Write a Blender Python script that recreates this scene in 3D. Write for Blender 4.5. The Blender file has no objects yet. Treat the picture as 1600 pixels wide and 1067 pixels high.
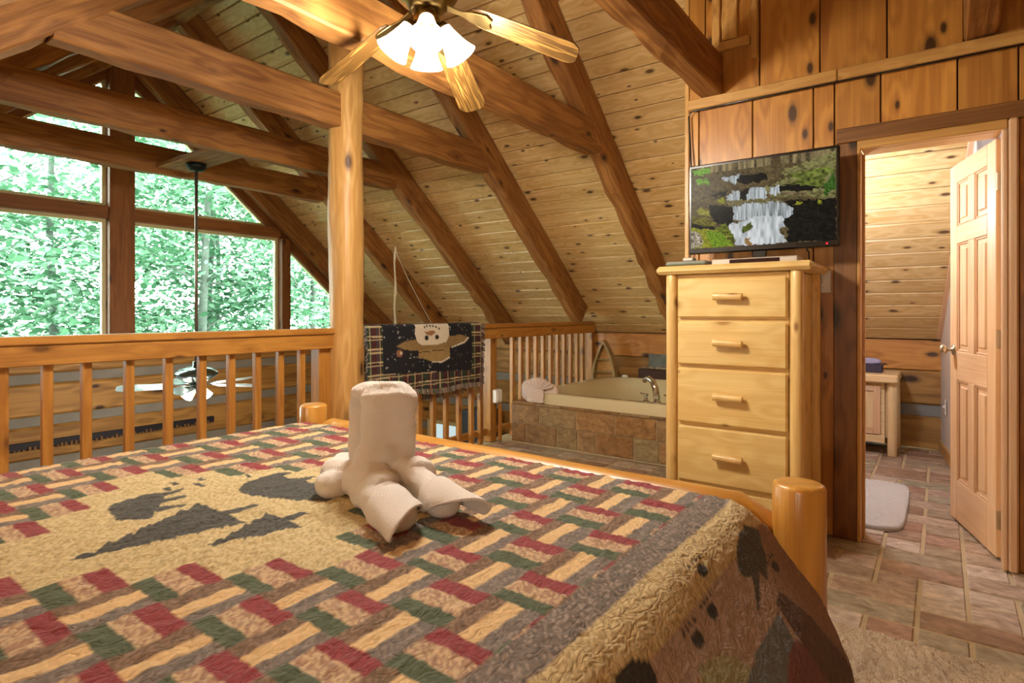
import bpy, bmesh, math, random
import numpy as np
from mathutils import Vector, Matrix, noise

random.seed(7)
rng = np.random.default_rng(7)
SC = bpy.context.scene
COL = SC.collection
PI = math.pi

# ------------------------------------------------------------------ camera
CAM_H = 1.18
THETA = math.radians(36.2)
cam_d = bpy.data.cameras.new('camera')
cam_d.sensor_width = 36.0
cam_d.lens = 915.0 / 1600.0 * 36.0
cam_d.shift_y = -46.5 / 1600.0
cam_d.clip_start = 0.02
cam = bpy.data.objects.new('camera', cam_d)
COL.objects.link(cam)
cam.location = (0, 0, CAM_H)
cam.rotation_euler = (PI / 2, 0, THETA - PI / 2)
SC.camera = cam

# ------------------------------------------------------------------ world, exposure, large lights
W_STRENGTH = 15.5
world = bpy.data.worlds.new('world')
SC.world = world
world.use_nodes = True
bgn = world.node_tree.nodes['Background']
bgn.inputs[0].default_value = (0.86, 1.0, 0.985, 1)
bgn.inputs[1].default_value = W_STRENGTH
SC.view_settings.view_transform = 'Standard'
SC.view_settings.look = 'None'
SC.view_settings.gamma = 1.0
SC.view_settings.use_curve_mapping = False
SC.view_settings.exposure = 0.5
SC.cycles.max_bounces = 7
SC.cycles.diffuse_bounces = 4
SC.cycles.glossy_bounces = 2
SC.cycles.transparent_max_bounces = 12
SC.cycles.sample_clamp_indirect = 6.0

def lamp(name, kind, loc, energy, color=(1, 1, 1), size=0.05, rot=None, parent=None, spread=None):
    d = bpy.data.lights.new(name, kind)
    d.energy = energy
    d.color = color
    if kind == 'AREA':
        d.size = size
    elif kind == 'SUN':
        d.angle = size
    else:
        d.shadow_soft_size = size
    o = bpy.data.objects.new(name, d)
    COL.objects.link(o)
    o.location = loc
    if rot: o.rotation_euler = rot
    return o

sun = lamp('sun', 'SUN', (4, 14, 20), 5.0, (1.0, 0.97, 0.9), math.radians(4), rot=(math.radians(32), 0, math.radians(200)))

# ------------------------------------------------------------------ helpers
WM = {}

def lin(c):
    if isinstance(c, str):
        c = tuple(int(c[i:i + 2], 16) / 255 for i in (0, 2, 4))
    return tuple((x / 12.92 if x <= 0.04045 else ((x + 0.055) / 1.055) ** 2.4) for x in c)

def link(o, parent=None, M=None):
    COL.objects.link(o)
    if M is None: M = Matrix.Identity(4)
    o.matrix_basis = M
    if parent is not None:
        o.parent = parent
        o.matrix_parent_inverse = WM[parent.name].inverted()
    WM[o.name] = M.copy()
    return o

def tag(o, label=None, cat=None, group=None, kind=None):
    if label: o['label'] = label
    if cat: o['category'] = cat
    if group: o['group'] = group
    if kind: o['kind'] = kind
    return o

def thing(name, label, cat, loc=(0, 0, 0), group=None, rz=0.0):
    e = bpy.data.objects.new(name, None)
    e.empty_display_size = 0.1
    link(e, None, Matrix.Translation(Vector(loc)) @ Matrix.Rotation(rz, 4, 'Z'))
    return tag(e, label, cat, group)

def mk(name, mesh, mat, parent=None, M=None, smooth=False):
    o = bpy.data.objects.new(name, mesh)
    if mat is not None and len(mesh.materials) == 0:
        mesh.materials.append(mat)
    elif mat is not None and mesh.materials[0] != mat:
        mesh = mesh.copy(); mesh.materials.clear(); mesh.materials.append(mat)
        o.data = mesh
    link(o, parent, M)
    return o

def mesh_data(name, verts, faces, smooth=False):
    me = bpy.data.meshes.new(name)
    me.from_pydata([tuple(v) for v in verts], [], faces)
    me.validate()
    if smooth:
        me.polygons.foreach_set('use_smooth', [True] * len(me.polygons))
    me.update()
    return me

def bm_mesh(name, bm, smooth=False):
    me = bpy.data.meshes.new(name)
    bmesh.ops.recalc_face_normals(bm, faces=bm.faces)
    bm.to_mesh(me); bm.free()
    if smooth:
        me.polygons.foreach_set('use_smooth', [True] * len(me.polygons))
    me.update()
    return me

_cache = {}

def box_mesh(l, w, t, bev=0.004, mat=None):
    key = ('box', round(l, 3), round(w, 3), round(t, 3), round(bev, 4), mat.name if mat else '')
    if key in _cache: return _cache[key]
    bm = bmesh.new()
    bmesh.ops.create_cube(bm, size=1.0)
    bmesh.ops.scale(bm, vec=(l, w, t), verts=bm.verts)
    b = min(bev, 0.45 * min(l, w, t))
    if b > 0:
        bmesh.ops.bevel(bm, geom=list(bm.edges), offset=b, segments=1, affect='EDGES', profile=0.5)
    me = bm_mesh('box', bm)
    if mat: me.materials.append(mat)
    _cache[key] = me
    return me

def frame_mat(p0, p1, normal):
    p0, p1, n = Vector(p0), Vector(p1), Vector(normal)
    x = (p1 - p0).normalized()
    y = n.cross(x).normalized()
    z = x.cross(y).normalized()
    m = Matrix((x, y, z)).transposed().to_4x4()
    m.translation = (p0 + p1) / 2
    return m, (p1 - p0).length

def plank(name, p0, p1, w, t, mat, parent=None, normal=(0, 0, 1), bev=0.004):
    m, L = frame_mat(p0, p1, normal)
    return mk(name, box_mesh(L, w, t, bev, mat), mat, parent, m)

def bx(name, lo, hi, mat, parent=None, bev=0.004, grain=None):
    """axis aligned box lo..hi; grain runs along its longest side"""
    lo, hi = Vector(lo), Vector(hi)
    c = (lo + hi) / 2; s = hi - lo
    ax = sorted(range(3), key=lambda i: -s[i])
    if grain is not None:
        ax = [grain] + [a for a in ax if a != grain]
    d = Vector((0, 0, 0)); d[ax[0]] = s[ax[0]] / 2
    n = Vector((0, 0, 0)); n[ax[2]] = 1
    m, L = frame_mat(c - d, c + d, n)
    return mk(name, box_mesh(L, s[ax[1]], s[ax[2]], bev, mat), mat, parent, m)

def hewn_mesh(L, w, h, seed, amp=0.008, seg=None):
    """rough sawn timber, long axis X, edges wander"""
    r = random.Random(seed)
    seg = seg or max(6, int(L / 0.16))
    ch = min(w, h) * 0.09
    ring = [(-w/2+ch, -h/2), (w/2-ch, -h/2), (w/2, -h/2+ch), (w/2, h/2-ch), (w/2-ch, h/2), (-w/2+ch, h/2), (-w/2, h/2-ch), (-w/2, -h/2+ch)]
    vs, fs = [], []
    off = [0.0] * 8
    for i in range(seg + 1):
        x = -L/2 + L * i / seg
        jl, jr = r.uniform(-amp, amp), r.uniform(-amp, amp)
        jm = r.uniform(-amp, amp) * 0.6
        for k, (y, z) in enumerate(ring):
            dy = dz = 0
            if k in (0, 7): dz = jl + jm; dy = jl
            if k in (1, 2): dz = jr + jm; dy = -jr
            if k in (3, 4): dy = jm * .5
            if k in (5, 6): dy = -jm * .5
            vs.append((x, y + dy, z + dz))
    n = 8
    for i in range(seg):
        for k in range(n):
            a = i*n+k; b = i*n+(k+1) % n
            fs.append((a, b, b+n, a+n))
    fs.append(tuple(range(n))[::-1]); fs.append(tuple(range(seg*n, seg*n+n)))
    return mesh_data('hewn', vs, fs)

def hewn(name, p0, p1, w, h, mat, parent=None, up=(0, 0, 1), seed=0, amp=0.008):
    m, L = frame_mat(p0, p1, up)
    return mk(name, hewn_mesh(L, w, h, seed, amp), mat, parent, m)

def log_mesh(L, r0, r1, seed=0, amp=0.004, n=24, seg=None, end=0.008, taper=0.0):
    """round log along X; rounded ends, optional conical taper length at both ends"""
    rr = random.Random(seed)
    seg = seg or max(4, int(L / 0.12))
    ph = [rr.uniform(0, 6.28) for _ in range(4)]
    st = []
    for i in range(seg + 1):
        f = i / seg
        st.append((-L/2 + L*f, r0 + (r1-r0)*f))
    prof = []
    e = min(end, L*.2)
    if taper > 0:
        prof = [(-L/2 - taper, r0*.35)] + st + [(L/2 + taper, r1*.35)]
    else:
        prof = [(-L/2, r0 - e), (-L/2 + e*.4, r0 - e*.25), (-L/2 + e, r0)] + [s for s in st[1:-1]] + [(L/2 - e, r1), (L/2 - e*.4, r1 - e*.25), (L/2, r1 - e)]
    vs, fs = [], []
    for (x, r) in prof:
        for k in range(n):
            a = 2*PI*k/n
            d = amp * (math.sin(2*a + ph[0] + x*3) + .6*math.sin(3*a + ph[1] + x*5.3) + .5*math.sin(x*9 + ph[2]))
            rad = max(r + d*.6, 0.002)
            vs.append((x, rad*math.cos(a), rad*math.sin(a)))
    for i in range(len(prof)-1):
        for k in range(n):
            a = i*n+k; b = i*n+(k+1) % n
            fs.append((a, b, b+n, a+n))
    m = len(prof)-1
    fs.append(tuple(range(n))[::-1]); fs.append(tuple(range(m*n, m*n+n)))
    me = mesh_data('log', vs, fs, True)
    for p in list(me.polygons)[-2:]: p.use_smooth = False
    return me

def log(name, p0, p1, r0, mat, parent=None, r1=None, seed=0, amp=0.003, n=24, end=0.008, taper=0.0, up=None):
    d = Vector(p1) - Vector(p0)
    if up is None: up = (0, 0, 1) if abs(d.normalized().z) < .9 else (1, 0, 0)
    m, L = frame_mat(p0, p1, up)
    return mk(name, log_mesh(L, r0, r1 or r0, seed, amp, n, None, end, taper), mat, parent, m)

def lathe_mesh(prof, n=28, smooth=True, cap=True):
    vs, fs = [], []
    for (r, z) in prof:
        for k in range(n):
            a = 2*PI*k/n
            vs.append((r*math.cos(a), r*math.sin(a), z))
    for i in range(len(prof)-1):
        for k in range(n):
            a = i*n+k; b = i*n+(k+1) % n
            fs.append((a, b, b+n, a+n))
    if cap:
        if prof[0][0] > 1e-5: fs.append(tuple(range(n))[::-1])
        m = len(prof)-1
        if prof[-1][0] > 1e-5: fs.append(tuple(range(m*n, m*n+n)))
    bm = bmesh.new(); me0 = mesh_data('l', vs, fs); bm.from_mesh(me0)
    bmesh.ops.remove_doubles(bm, verts=bm.verts, dist=1e-6)
    return bm_mesh('lathe', bm, smooth)

def tube_mesh(path, r, n=10, radii=None):
    pts = [Vector(p) for p in path]
    vs, fs = [], []
    prev = None
    for i, p in enumerate(pts):
        t = (pts[min(i+1, len(pts)-1)] - pts[max(i-1, 0)]).normalized()
        if prev is None:
            a = Vector((0, 0, 1)) if abs(t.z) < .9 else Vector((1, 0, 0))
            u = t.cross(a).normalized()
        else:
            u = (prev - t*prev.dot(t)).normalized()
        prev = u
        v = t.cross(u)
        rr = radii[i] if radii else r
        for k in range(n):
            a = 2*PI*k/n
            vs.append(p + u*(rr*math.cos(a)) + v*(rr*math.sin(a)))
    for i in range(len(pts)-1):
        for k in range(n):
            a = i*n+k; b = i*n+(k+1) % n
            fs.append((a, b, b+n, a+n))
    fs.append(tuple(range(n))[::-1]); m = len(pts)-1
    fs.append(tuple(range(m*n, m*n+n)))
    bm = bmesh.new(); me0 = mesh_data('l', vs, fs); bm.from_mesh(me0)
    return bm_mesh('tube', bm, True)

def tube(name, path, r, mat, parent=None, n=10, radii=None):
    return mk(name, tube_mesh(path, r, n, radii), mat, parent)

def prism_mesh(poly, d, bev=0.0):
    """polygon in local XY extruded along +Z by d"""
    bm = bmesh.new()
    vs = [bm.verts.new((x, y, 0)) for x, y in poly]
    f = bm.faces.new(vs)
    r = bmesh.ops.extrude_face_region(bm, geom=[f])
    bmesh.ops.translate(bm, vec=(0, 0, d), verts=[v for v in r['geom'] if isinstance(v, bmesh.types.BMVert)])
    if bev: bmesh.ops.bevel(bm, geom=list(bm.edges), offset=bev, segments=1, affect='EDGES')
    return bm_mesh('prism', bm)

def multi_box_mesh(boxes):
    bm = bmesh.new()
    for lo, hi in boxes:
        r = bmesh.ops.create_cube(bm, size=1.0)
        c = (Vector(lo)+Vector(hi))/2; s = Vector(hi)-Vector(lo)
        bmesh.ops.scale(bm, vec=s, verts=r['verts'])
        bmesh.ops.translate(bm, vec=c, verts=r['verts'])
    return bm_mesh('boxes', bm)

# ------------------------------------------------------------------ materials
def new_mat(name):
    m = bpy.data.materials.new(name); m.use_nodes = True
    nt = m.node_tree
    return m, nt, nt.nodes['Principled BSDF']

def N(nt, t, **kw):
    n = nt.nodes.new(t)
    for k, v in kw.items():
        if k.startswith('i_'): n.inputs[k[2:]].default_value = v
        else: setattr(n, k, v)
    return n

def ramp(nt, stops, interp='LINEAR'):
    r = nt.nodes.new('ShaderNodeValToRGB'); cr = r.color_ramp
    cr.interpolation = interp
    while len(cr.elements) < len(stops): cr.elements.new(0.5)
    for e, (p, c) in zip(cr.elements, stops):
        e.position = p; e.color = (*c[:3], 1)
    return r

def math_n(nt, op, a, b=None, clamp=False):
    n = nt.nodes.new('ShaderNodeMath'); n.operation = op; n.use_clamp = clamp
    for i, v in enumerate((a, b)):
        if v is None: continue
        if isinstance(v, (int, float)): n.inputs[i].default_value = v
        else: nt.links.new(v, n.inputs[i])
    return n.outputs[0]

def mixc(nt, fac, a, b, mode='MIX'):
    n = nt.nodes.new('ShaderNodeMix'); n.data_type = 'RGBA'; n.blend_type = mode
    for sock, v in ((n.inputs[0], fac), (n.inputs[6], a), (n.inputs[7], b)):
        if isinstance(v, (int, float)): sock.default_value = v
        elif isinstance(v, tuple): sock.default_value = (*v[:3], 1)
        else: nt.links.new(v, sock)
    return n.outputs[2]

def plain(name, c, rough=0.5, metal=0.0, emit=None, es=0.0, bump=None, coat=0.0, var=0.0):
    m, nt, p = new_mat(name)
    c = lin(c) if isinstance(c, str) else c
    p.inputs['Base Color'].default_value = (*c, 1)
    p.inputs['Roughness'].default_value = rough
    p.inputs['Metallic'].default_value = metal
    if coat: p.inputs['Coat Weight'].default_value = coat
    if emit:
        e = lin(emit) if isinstance(emit, str) else emit
        p.inputs['Emission Color'].default_value = (*e, 1)
        p.inputs['Emission Strength'].default_value = es
    tc = N(nt, 'ShaderNodeTexCoord')
    if var:
        nz = N(nt, 'ShaderNodeTexNoise'); nz.inputs['Scale'].default_value = 7
        nt.links.new(tc.outputs['Object'], nz.inputs['Vector'])
        r = ramp(nt, [(.3, tuple(x*(1-var) for x in c)), (.7, tuple(min(1, x*(1+var)) for x in c))])
        nt.links.new(nz.outputs['Fac'], r.inputs[0]); nt.links.new(r.outputs[0], p.inputs['Base Color'])
    if bump:
        sc, st = bump
        nz = N(nt, 'ShaderNodeTexNoise'); nz.inputs['Scale'].default_value = sc; nz.inputs['Detail'].default_value = 4
        nt.links.new(tc.outputs['Object'], nz.inputs['Vector'])
        b = N(nt, 'ShaderNodeBump'); b.inputs['Strength'].default_value = st; b.inputs['Distance'].default_value = .01
        nt.links.new(nz.outputs['Fac'], b.inputs['Height']); nt.links.new(b.outputs[0], p.inputs['Normal'])
    return m

def wood(name, light, dark, knot='3a1c08', rough=0.45, ring=1.0, knots=1.0, var=0.18, coat=0.15, contrast=1.0, bump=0.25, flat=False, ks=1.0, dens=None):
    """grain along local X; each object shifted by its own random number; flat: knots on the wide faces only"""
    m, nt, p = new_mat(name)
    L = nt.links
    light, dark, kc = lin(light), lin(dark), lin(knot)
    tc = N(nt, 'ShaderNodeTexCoord'); oi = N(nt, 'ShaderNodeObjectInfo')
    rnd = oi.outputs['Random']
    off = N(nt, 'ShaderNodeCombineXYZ')
    L.new(math_n(nt, 'MULTIPLY', rnd, 37.0), off.inputs[0])
    L.new(math_n(nt, 'MULTIPLY', rnd, 91.0), off.inputs[1])
    L.new(math_n(nt, 'MULTIPLY', rnd, 53.0), off.inputs[2])
    add = N(nt, 'ShaderNodeVectorMath'); add.operation = 'ADD'
    L.new(tc.outputs['Object'], add.inputs[0]); L.new(off.outputs[0], add.inputs[1])
    m1 = N(nt, 'ShaderNodeMapping'); m1.inputs['Scale'].default_value = (0.7*ring, 9.0*ring, 9.0*ring)
    L.new(add.outputs[0], m1.inputs[0])
    n1 = N(nt, 'ShaderNodeTexNoise'); n1.inputs['Scale'].default_value = 1.3; n1.inputs['Detail'].default_value = 2.0
    L.new(m1.outputs[0], n1.inputs['Vector'])
    ph = math_n(nt, 'MULTIPLY', n1.outputs['Fac'], 30.0)
    kf = None
    if knots > 0:
        mk_ = N(nt, 'ShaderNodeMapping'); mk_.inputs['Scale'].default_value = (3.0/ks, 6.5/ks, 6.5/ks)
        L.new(add.outputs[0], mk_.inputs[0])
        vor = N(nt, 'ShaderNodeTexVoronoi'); vor.inputs['Scale'].default_value = 1.0; vor.feature = 'F1'
        if flat: vor.voronoi_dimensions = '2D'
        L.new(mk_.outputs[0], vor.inputs['Vector'])
        kd = vor.outputs['Distance']
        ph = math_n(nt, 'ADD', ph, math_n(nt, 'MULTIPLY', math_n(nt, 'SUBTRACT', 0.45, kd, True), 14.0))
        sp = N(nt, 'ShaderNodeSeparateColor'); L.new(vor.outputs['Color'], sp.inputs[0])
        kd = math_n(nt, 'DIVIDE', kd, math_n(nt, 'ADD', math_n(nt, 'MULTIPLY', sp.outputs[1], 1.3), 0.45))
        kr = ramp(nt, [(0.07, (1, 1, 1)), (0.10, (0.5, .5, .5)), (0.155, (0.08, .08, .08)), (0.22, (0, 0, 0))])
        L.new(kd, kr.inputs[0])
        sel = math_n(nt, 'GREATER_THAN', sp.outputs[0], dens if dens is not None else (0.7 if flat else 0.15))
        kf = math_n(nt, 'MULTIPLY', math_n(nt, 'MULTIPLY', kr.outputs[0], sel), 0.92*min(1, knots))
    sn = math_n(nt, 'ADD', math_n(nt, 'MULTIPLY', math_n(nt, 'SINE', ph), 0.5), 0.5)
    m2 = N(nt, 'ShaderNodeMapping'); m2.inputs['Scale'].default_value = (3.0, 110.0, 110.0)
    L.new(add.outputs[0], m2.inputs[0])
    n2 = N(nt, 'ShaderNodeTexNoise'); n2.inputs['Scale'].default_value = 1.0; n2.inputs['Detail'].default_value = 1.5
    L.new(m2.outputs[0], n2.inputs['Vector'])
    f = math_n(nt, 'ADD', math_n(nt, 'MULTIPLY', sn, 0.26*contrast), math_n(nt, 'MULTIPLY', n2.outputs['Fac'], 0.34*contrast))
    f = math_n(nt, 'ADD', f, math_n(nt, 'MULTIPLY', n1.outputs['Fac'], 0.6))
    r = ramp(nt, [(0.34, light), (0.95, dark)])
    L.new(f, r.inputs[0])
    col = r.outputs[0]
    if kf is not None: col = mixc(nt, kf, col, kc)
    vb = math_n(nt, 'ADD', math_n(nt, 'MULTIPLY', rnd, 2*var), 1.0 - var)
    hs = N(nt, 'ShaderNodeHueSaturation'); L.new(col, hs.inputs['Color']); L.new(vb, hs.inputs['Value'])
    L.new(hs.outputs[0], p.inputs['Base Color'])
    p.inputs['Roughness'].default_value = rough
    p.inputs['Coat Weight'].default_value = coat; p.inputs['Coat Roughness'].default_value = 0.35
    if bump:
        b = N(nt, 'ShaderNodeBump'); b.inputs['Strength'].default_value = bump; b.inputs['Distance'].default_value = .004
        L.new(n2.outputs['Fac'], b.inputs['Height']); L.new(b.outputs[0], p.inputs['Normal'])
    return m

M_ROOF = wood('pine_ceiling', 'e6c88e', 'c49a58', '4a2a10', 0.42, var=0.10, flat=True, ks=.62)
M_RAFT = wood('rough_timber', 'ab763a', '77481c', '2a1206', 0.62, knots=1, var=0.08, coat=.0, bump=.45, ks=1.1, contrast=1.2)
M_POST = wood('peeled_post', 'd8ac68', 'b07c3c', '45200a', 0.5, knots=1, var=0.03, ks=1.2)
M_RAIL = wood('rail_pine', 'c4893c', '985f24', '4a220a', 0.4, knots=.8, var=0.09, coat=.3, ks=.7)
M_BOARD = wood('wall_board', 'cf9342', '995c20', '2c1003', 0.38, ring=.7, var=0.13, coat=.35, flat=True, ks=.95, dens=.55)
M_DARKB = wood('stained_board', '93622f', '643c17', '1e0c04', 0.42, ring=.7, var=0.08, coat=.3, flat=True, ks=1.2)
M_DRES = wood('dresser_pine', 'e8c984', 'd2a75e', '94642c', 0.35, ring=.6, knots=.9, var=0.05, coat=.3, flat=True, ks=.8)
M_DLOG = wood('dresser_log', 'e6c27c', 'cfa05a', '8c5c2c', 0.38, knots=1, var=0.05, coat=.3, ks=.5)
M_BED = wood('bed_log', 'd8a04a', 'ab6f26', '4a2408', 0.3, ring=.6, knots=1, var=0.04, coat=.5, ks=1.0)
M_DOOR = wood('door_pine', 'e8c294', 'd3a674', 'a06c36', 0.4, knots=0, var=0.04, coat=.2, contrast=.9)
M_CASE = wood('casing_pine', 'd6a860', 'b27d3c', '7a4a1c', 0.4, knots=.5, var=0.06, coat=.2, ks=.5)
M_LOGW = wood('wall_log', 'c4954e', '8a602c', '2c1406', 0.6, ring=.5, var=0.12, coat=0, flat=True, ks=1.6, contrast=1.2)
M_BATHP = wood('bath_plank', 'e0b880', 'b98650', '5e3414', 0.42, knots=0, var=0.08)
M_OAK = wood('oak_blade', '946c34', '472f10', '8a6228', 0.4, ring=3.0, knots=0, var=0.03, coat=.15, contrast=2.2)
M_CREAM = plain('window_bead', 'd8cfa0', 0.5)
M_CHINK = plain('chinking', '8f8c84', 0.9, bump=(60, .3), var=.08)
M_GROUT = plain('grout', 'b8a27e', 0.9, bump=(80, .4), var=.1)
M_PLATE = plain('white_plastic', 'efece4', 0.35)
M_BLACK = plain('black_plastic', '0c0b0b', 0.25, coat=.4)
M_CHROME = plain('chrome', 'd8d8da', 0.08, 1.0)
M_BRASS = plain('antique_brass', '8c7648', 0.28, 1.0)
M_SATIN = plain('satin_nickel', 'c9c0a8', 0.3, 1.0)
M_IRON = plain('dark_iron', '1d2522', 0.45, 0.6)
M_STRING = plain('string', 'b6a68a', 0.9)

def tile_mat(name, cols, scale=1.0):
    m, nt, p = new_mat(name); L = nt.links
    tc = N(nt, 'ShaderNodeTexCoord'); oi = N(nt, 'ShaderNodeObjectInfo')
    rnd = oi.outputs['Random']
    off = N(nt, 'ShaderNodeCombineXYZ')
    L.new(math_n(nt, 'MULTIPLY', rnd, 61.0), off.inputs[0]); L.new(math_n(nt, 'MULTIPLY', rnd, 17.0), off.inputs[1])
    add = N(nt, 'ShaderNodeVectorMath'); add.operation = 'ADD'
    L.new(tc.outputs['Object'], add.inputs[0]); L.new(off.outputs[0], add.inputs[1])
    r = ramp(nt, [(i/(len(cols)-1), lin(c)) for i, c in enumerate(cols)]); L.new(rnd, r.inputs[0])
    n1 = N(nt, 'ShaderNodeTexNoise'); n1.inputs['Scale'].default_value = 14*scale; n1.inputs['Detail'].default_value = 5; n1.inputs['Roughness'].default_value = .62; n1.inputs['Distortion'].default_value = .7
    mp = N(nt, 'ShaderNodeMapping'); mp.inputs['Scale'].default_value = (1.0, 1.5, 1); L.new(add.outputs[0], mp.inputs[0])
    L.new(mp.outputs[0], n1.inputs['Vector'])
    r2 = ramp(nt, [(.32, (.5, .43, .37)), (.52, (1, 1, 1)), (.68, (1.5, 1.55, 1.55))]); L.new(n1.outputs['Fac'], r2.inputs[0])
    col = mixc(nt, 0.8, r.outputs[0], r2.outputs[0], 'MULTIPLY')
    L.new(col, p.inputs['Base Color'])
    p.inputs['Roughness'].default_value = .38
    b = N(nt, 'ShaderNodeBump'); b.inputs['Strength'].default_value = .45; b.inputs['Distance'].default_value = .006
    L.new(n1.outputs['Fac'], b.inputs['Height']); L.new(b.outputs[0], p.inputs['Normal'])
    return m

M_TILE = tile_mat('floor_tile', ['8c6c56', 'bba892', '9c7a62', 'c8baa8', 'a07c68', '9a9078', 'b09884', '8e705a'])
M_TUBT = tile_mat('tub_tile', ['946c40', 'a58054', '866038', '9c8a64', '96704a'], 1.0)

def vcol_mat(name, rough=.9, bump=None, emis=0.0, attr='Col', sheen=0.0):
    m, nt, p = new_mat(name); L = nt.links
    a = N(nt, 'ShaderNodeVertexColor'); a.layer_name = attr
    L.new(a.outputs[0], p.inputs['Base Color'])
    p.inputs['Roughness'].default_value = rough
    if sheen: p.inputs['Sheen Weight'].default_value = sheen
    if emis:
        L.new(a.outputs[0], p.inputs['Emission Color']); p.inputs['Emission Strength'].default_value = emis
    if bump:
        sc, st, dist = bump
        tc = N(nt, 'ShaderNodeTexCoord'); mp = N(nt, 'ShaderNodeMapping'); mp.inputs['Scale'].default_value = sc
        L.new(tc.outputs['Object'], mp.inputs[0])
        nz = N(nt, 'ShaderNodeTexNoise'); nz.inputs['Scale'].default_value = 1; nz.inputs['Detail'].default_value = 3
        L.new(mp.outputs[0], nz.inputs['Vector'])
        b = N(nt, 'ShaderNodeBump'); b.inputs['Strength'].default_value = st; b.inputs['Distance'].default_value = dist
        L.new(nz.outputs['Fac'], b.inputs['Height']); L.new(b.outputs[0], p.inputs['Normal'])
    return m

def glass_mat(name):
    m = bpy.data.materials.new(name); m.use_nodes = True; nt = m.node_tree
    nt.nodes.clear()
    o = N(nt, 'ShaderNodeOutputMaterial'); t = N(nt, 'ShaderNodeBsdfTransparent'); g = N(nt, 'ShaderNodeBsdfGlossy')
    t.inputs[0].default_value = (.97, 1, .985, 1); g.inputs['Roughness'].default_value = .02
    mx = N(nt, 'ShaderNodeMixShader'); fr = N(nt, 'ShaderNodeFresnel'); fr.inputs[0].default_value = 1.25
    nt.links.new(fr.outputs[0], mx.inputs[0]); nt.links.new(t.outputs[0], mx.inputs[1]); nt.links.new(g.outputs[0], mx.inputs[2])
    nt.links.new(mx.outputs[0], o.inputs[0])
    return m
M_GLASS = glass_mat('window_glass')

def set_vcol(me, cols):
    a = me.color_attributes.new('Col', 'FLOAT_COLOR', 'POINT')
    c = np.ones((len(me.vertices), 4), dtype=np.float32); c[:, :3] = cols
    a.data.foreach_set('color', c.ravel())

def grid_mesh(name, P, smooth=True):
    """P: (nu, nv, 3) array"""
    nu, nv, _ = P.shape
    idx = np.arange(nu*nv).reshape(nu, nv)
    f = np.stack([idx[:-1, :-1], idx[1:, :-1], idx[1:, 1:], idx[:-1, 1:]], -1).reshape(-1, 4)
    me = bpy.data.meshes.new(name)
    me.vertices.add(nu*nv); me.vertices.foreach_set('co', P.reshape(-1).astype(np.float32))
    me.loops.add(f.size); me.loops.foreach_set('vertex_index', f.ravel().astype(np.int32))
    me.polygons.add(len(f)); me.polygons.foreach_set('loop_start', np.arange(0, f.size, 4, dtype=np.int32))
    me.polygons.foreach_set('use_smooth', np.full(len(f), smooth))
    me.update(calc_edges=True)
    return me

def vnoise(x, y, seed=0):
    """vectorised value noise 0..1"""
    r = np.random.default_rng(seed); T = r.random((256, 256))
    xi = np.floor(x).astype(int); yi = np.floor(y).astype(int)
    fx = x-xi; fy = y-yi
    fx = fx*fx*(3-2*fx); fy = fy*fy*(3-2*fy)
    g = lambda a, b: T[a % 256, b % 256]
    return (g(xi, yi)*(1-fx)+g(xi+1, yi)*fx)*(1-fy)+(g(xi, yi+1)*(1-fx)+g(xi+1, yi+1)*fx)*fy

def in_poly(px, py, poly):
    inside = np.zeros(px.shape, bool)
    n = len(poly)
    for i in range(n):
        x0, y0 = poly[i]; x1, y1 = poly[(i+1) % n]
        if y0 == y1: continue
        c = ((y0 > py) != (y1 > py)) & (px < (x1-x0)*(py-y0)/(y1-y0)+x0)
        inside ^= c
    return inside
# ================================================================== STRUCTURE
EX, EZ, SL = 6.16, 0.94, 0.85
RX = 2.475
RZ = EZ + SL*(EX-RX)
LX = 2*RX - EX
AL = math.atan(SL); CA, SA = math.cos(AL), math.sin(AL)
Y0, Y1 = -1.8, 6.9
SLEN = (EX-RX)/CA

def roofz(x): return RZ - SL*abs(x-RX)

def struct(o): return tag(o, kind='structure')

# ---- roof slopes: deck plus one board after another
for side in (1, -1):
    n = Vector((side*SA, 0, CA)); d = Vector((side*CA, 0, -SA))
    ridge = Vector((RX, 0, RZ))
    c = ridge + d*(SLEN/2+.1) + n*(0.018+0.04)
    roof = plank('ceiling', c + Vector((0, Y0, 0)), c + Vector((0, Y1+.25, 0)), SLEN+.3, 0.08, M_RAFT, None, n, 0.0)
    struct(roof); tag(roof, 'pine board ceiling of the %s roof slope' % ('right, tub side' if side > 0 else 'left, shaded'))
    nb = 32; w = SLEN/nb
    for i in range(nb):
        c = ridge + d*(w*(i+.5)) + n*0.009
        plank('plank', c + Vector((0, Y0, 0)), c + Vector((0, Y1-.1, 0)), w-.005, 0.018, M_ROOF, roof, n, 0.007)

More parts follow.
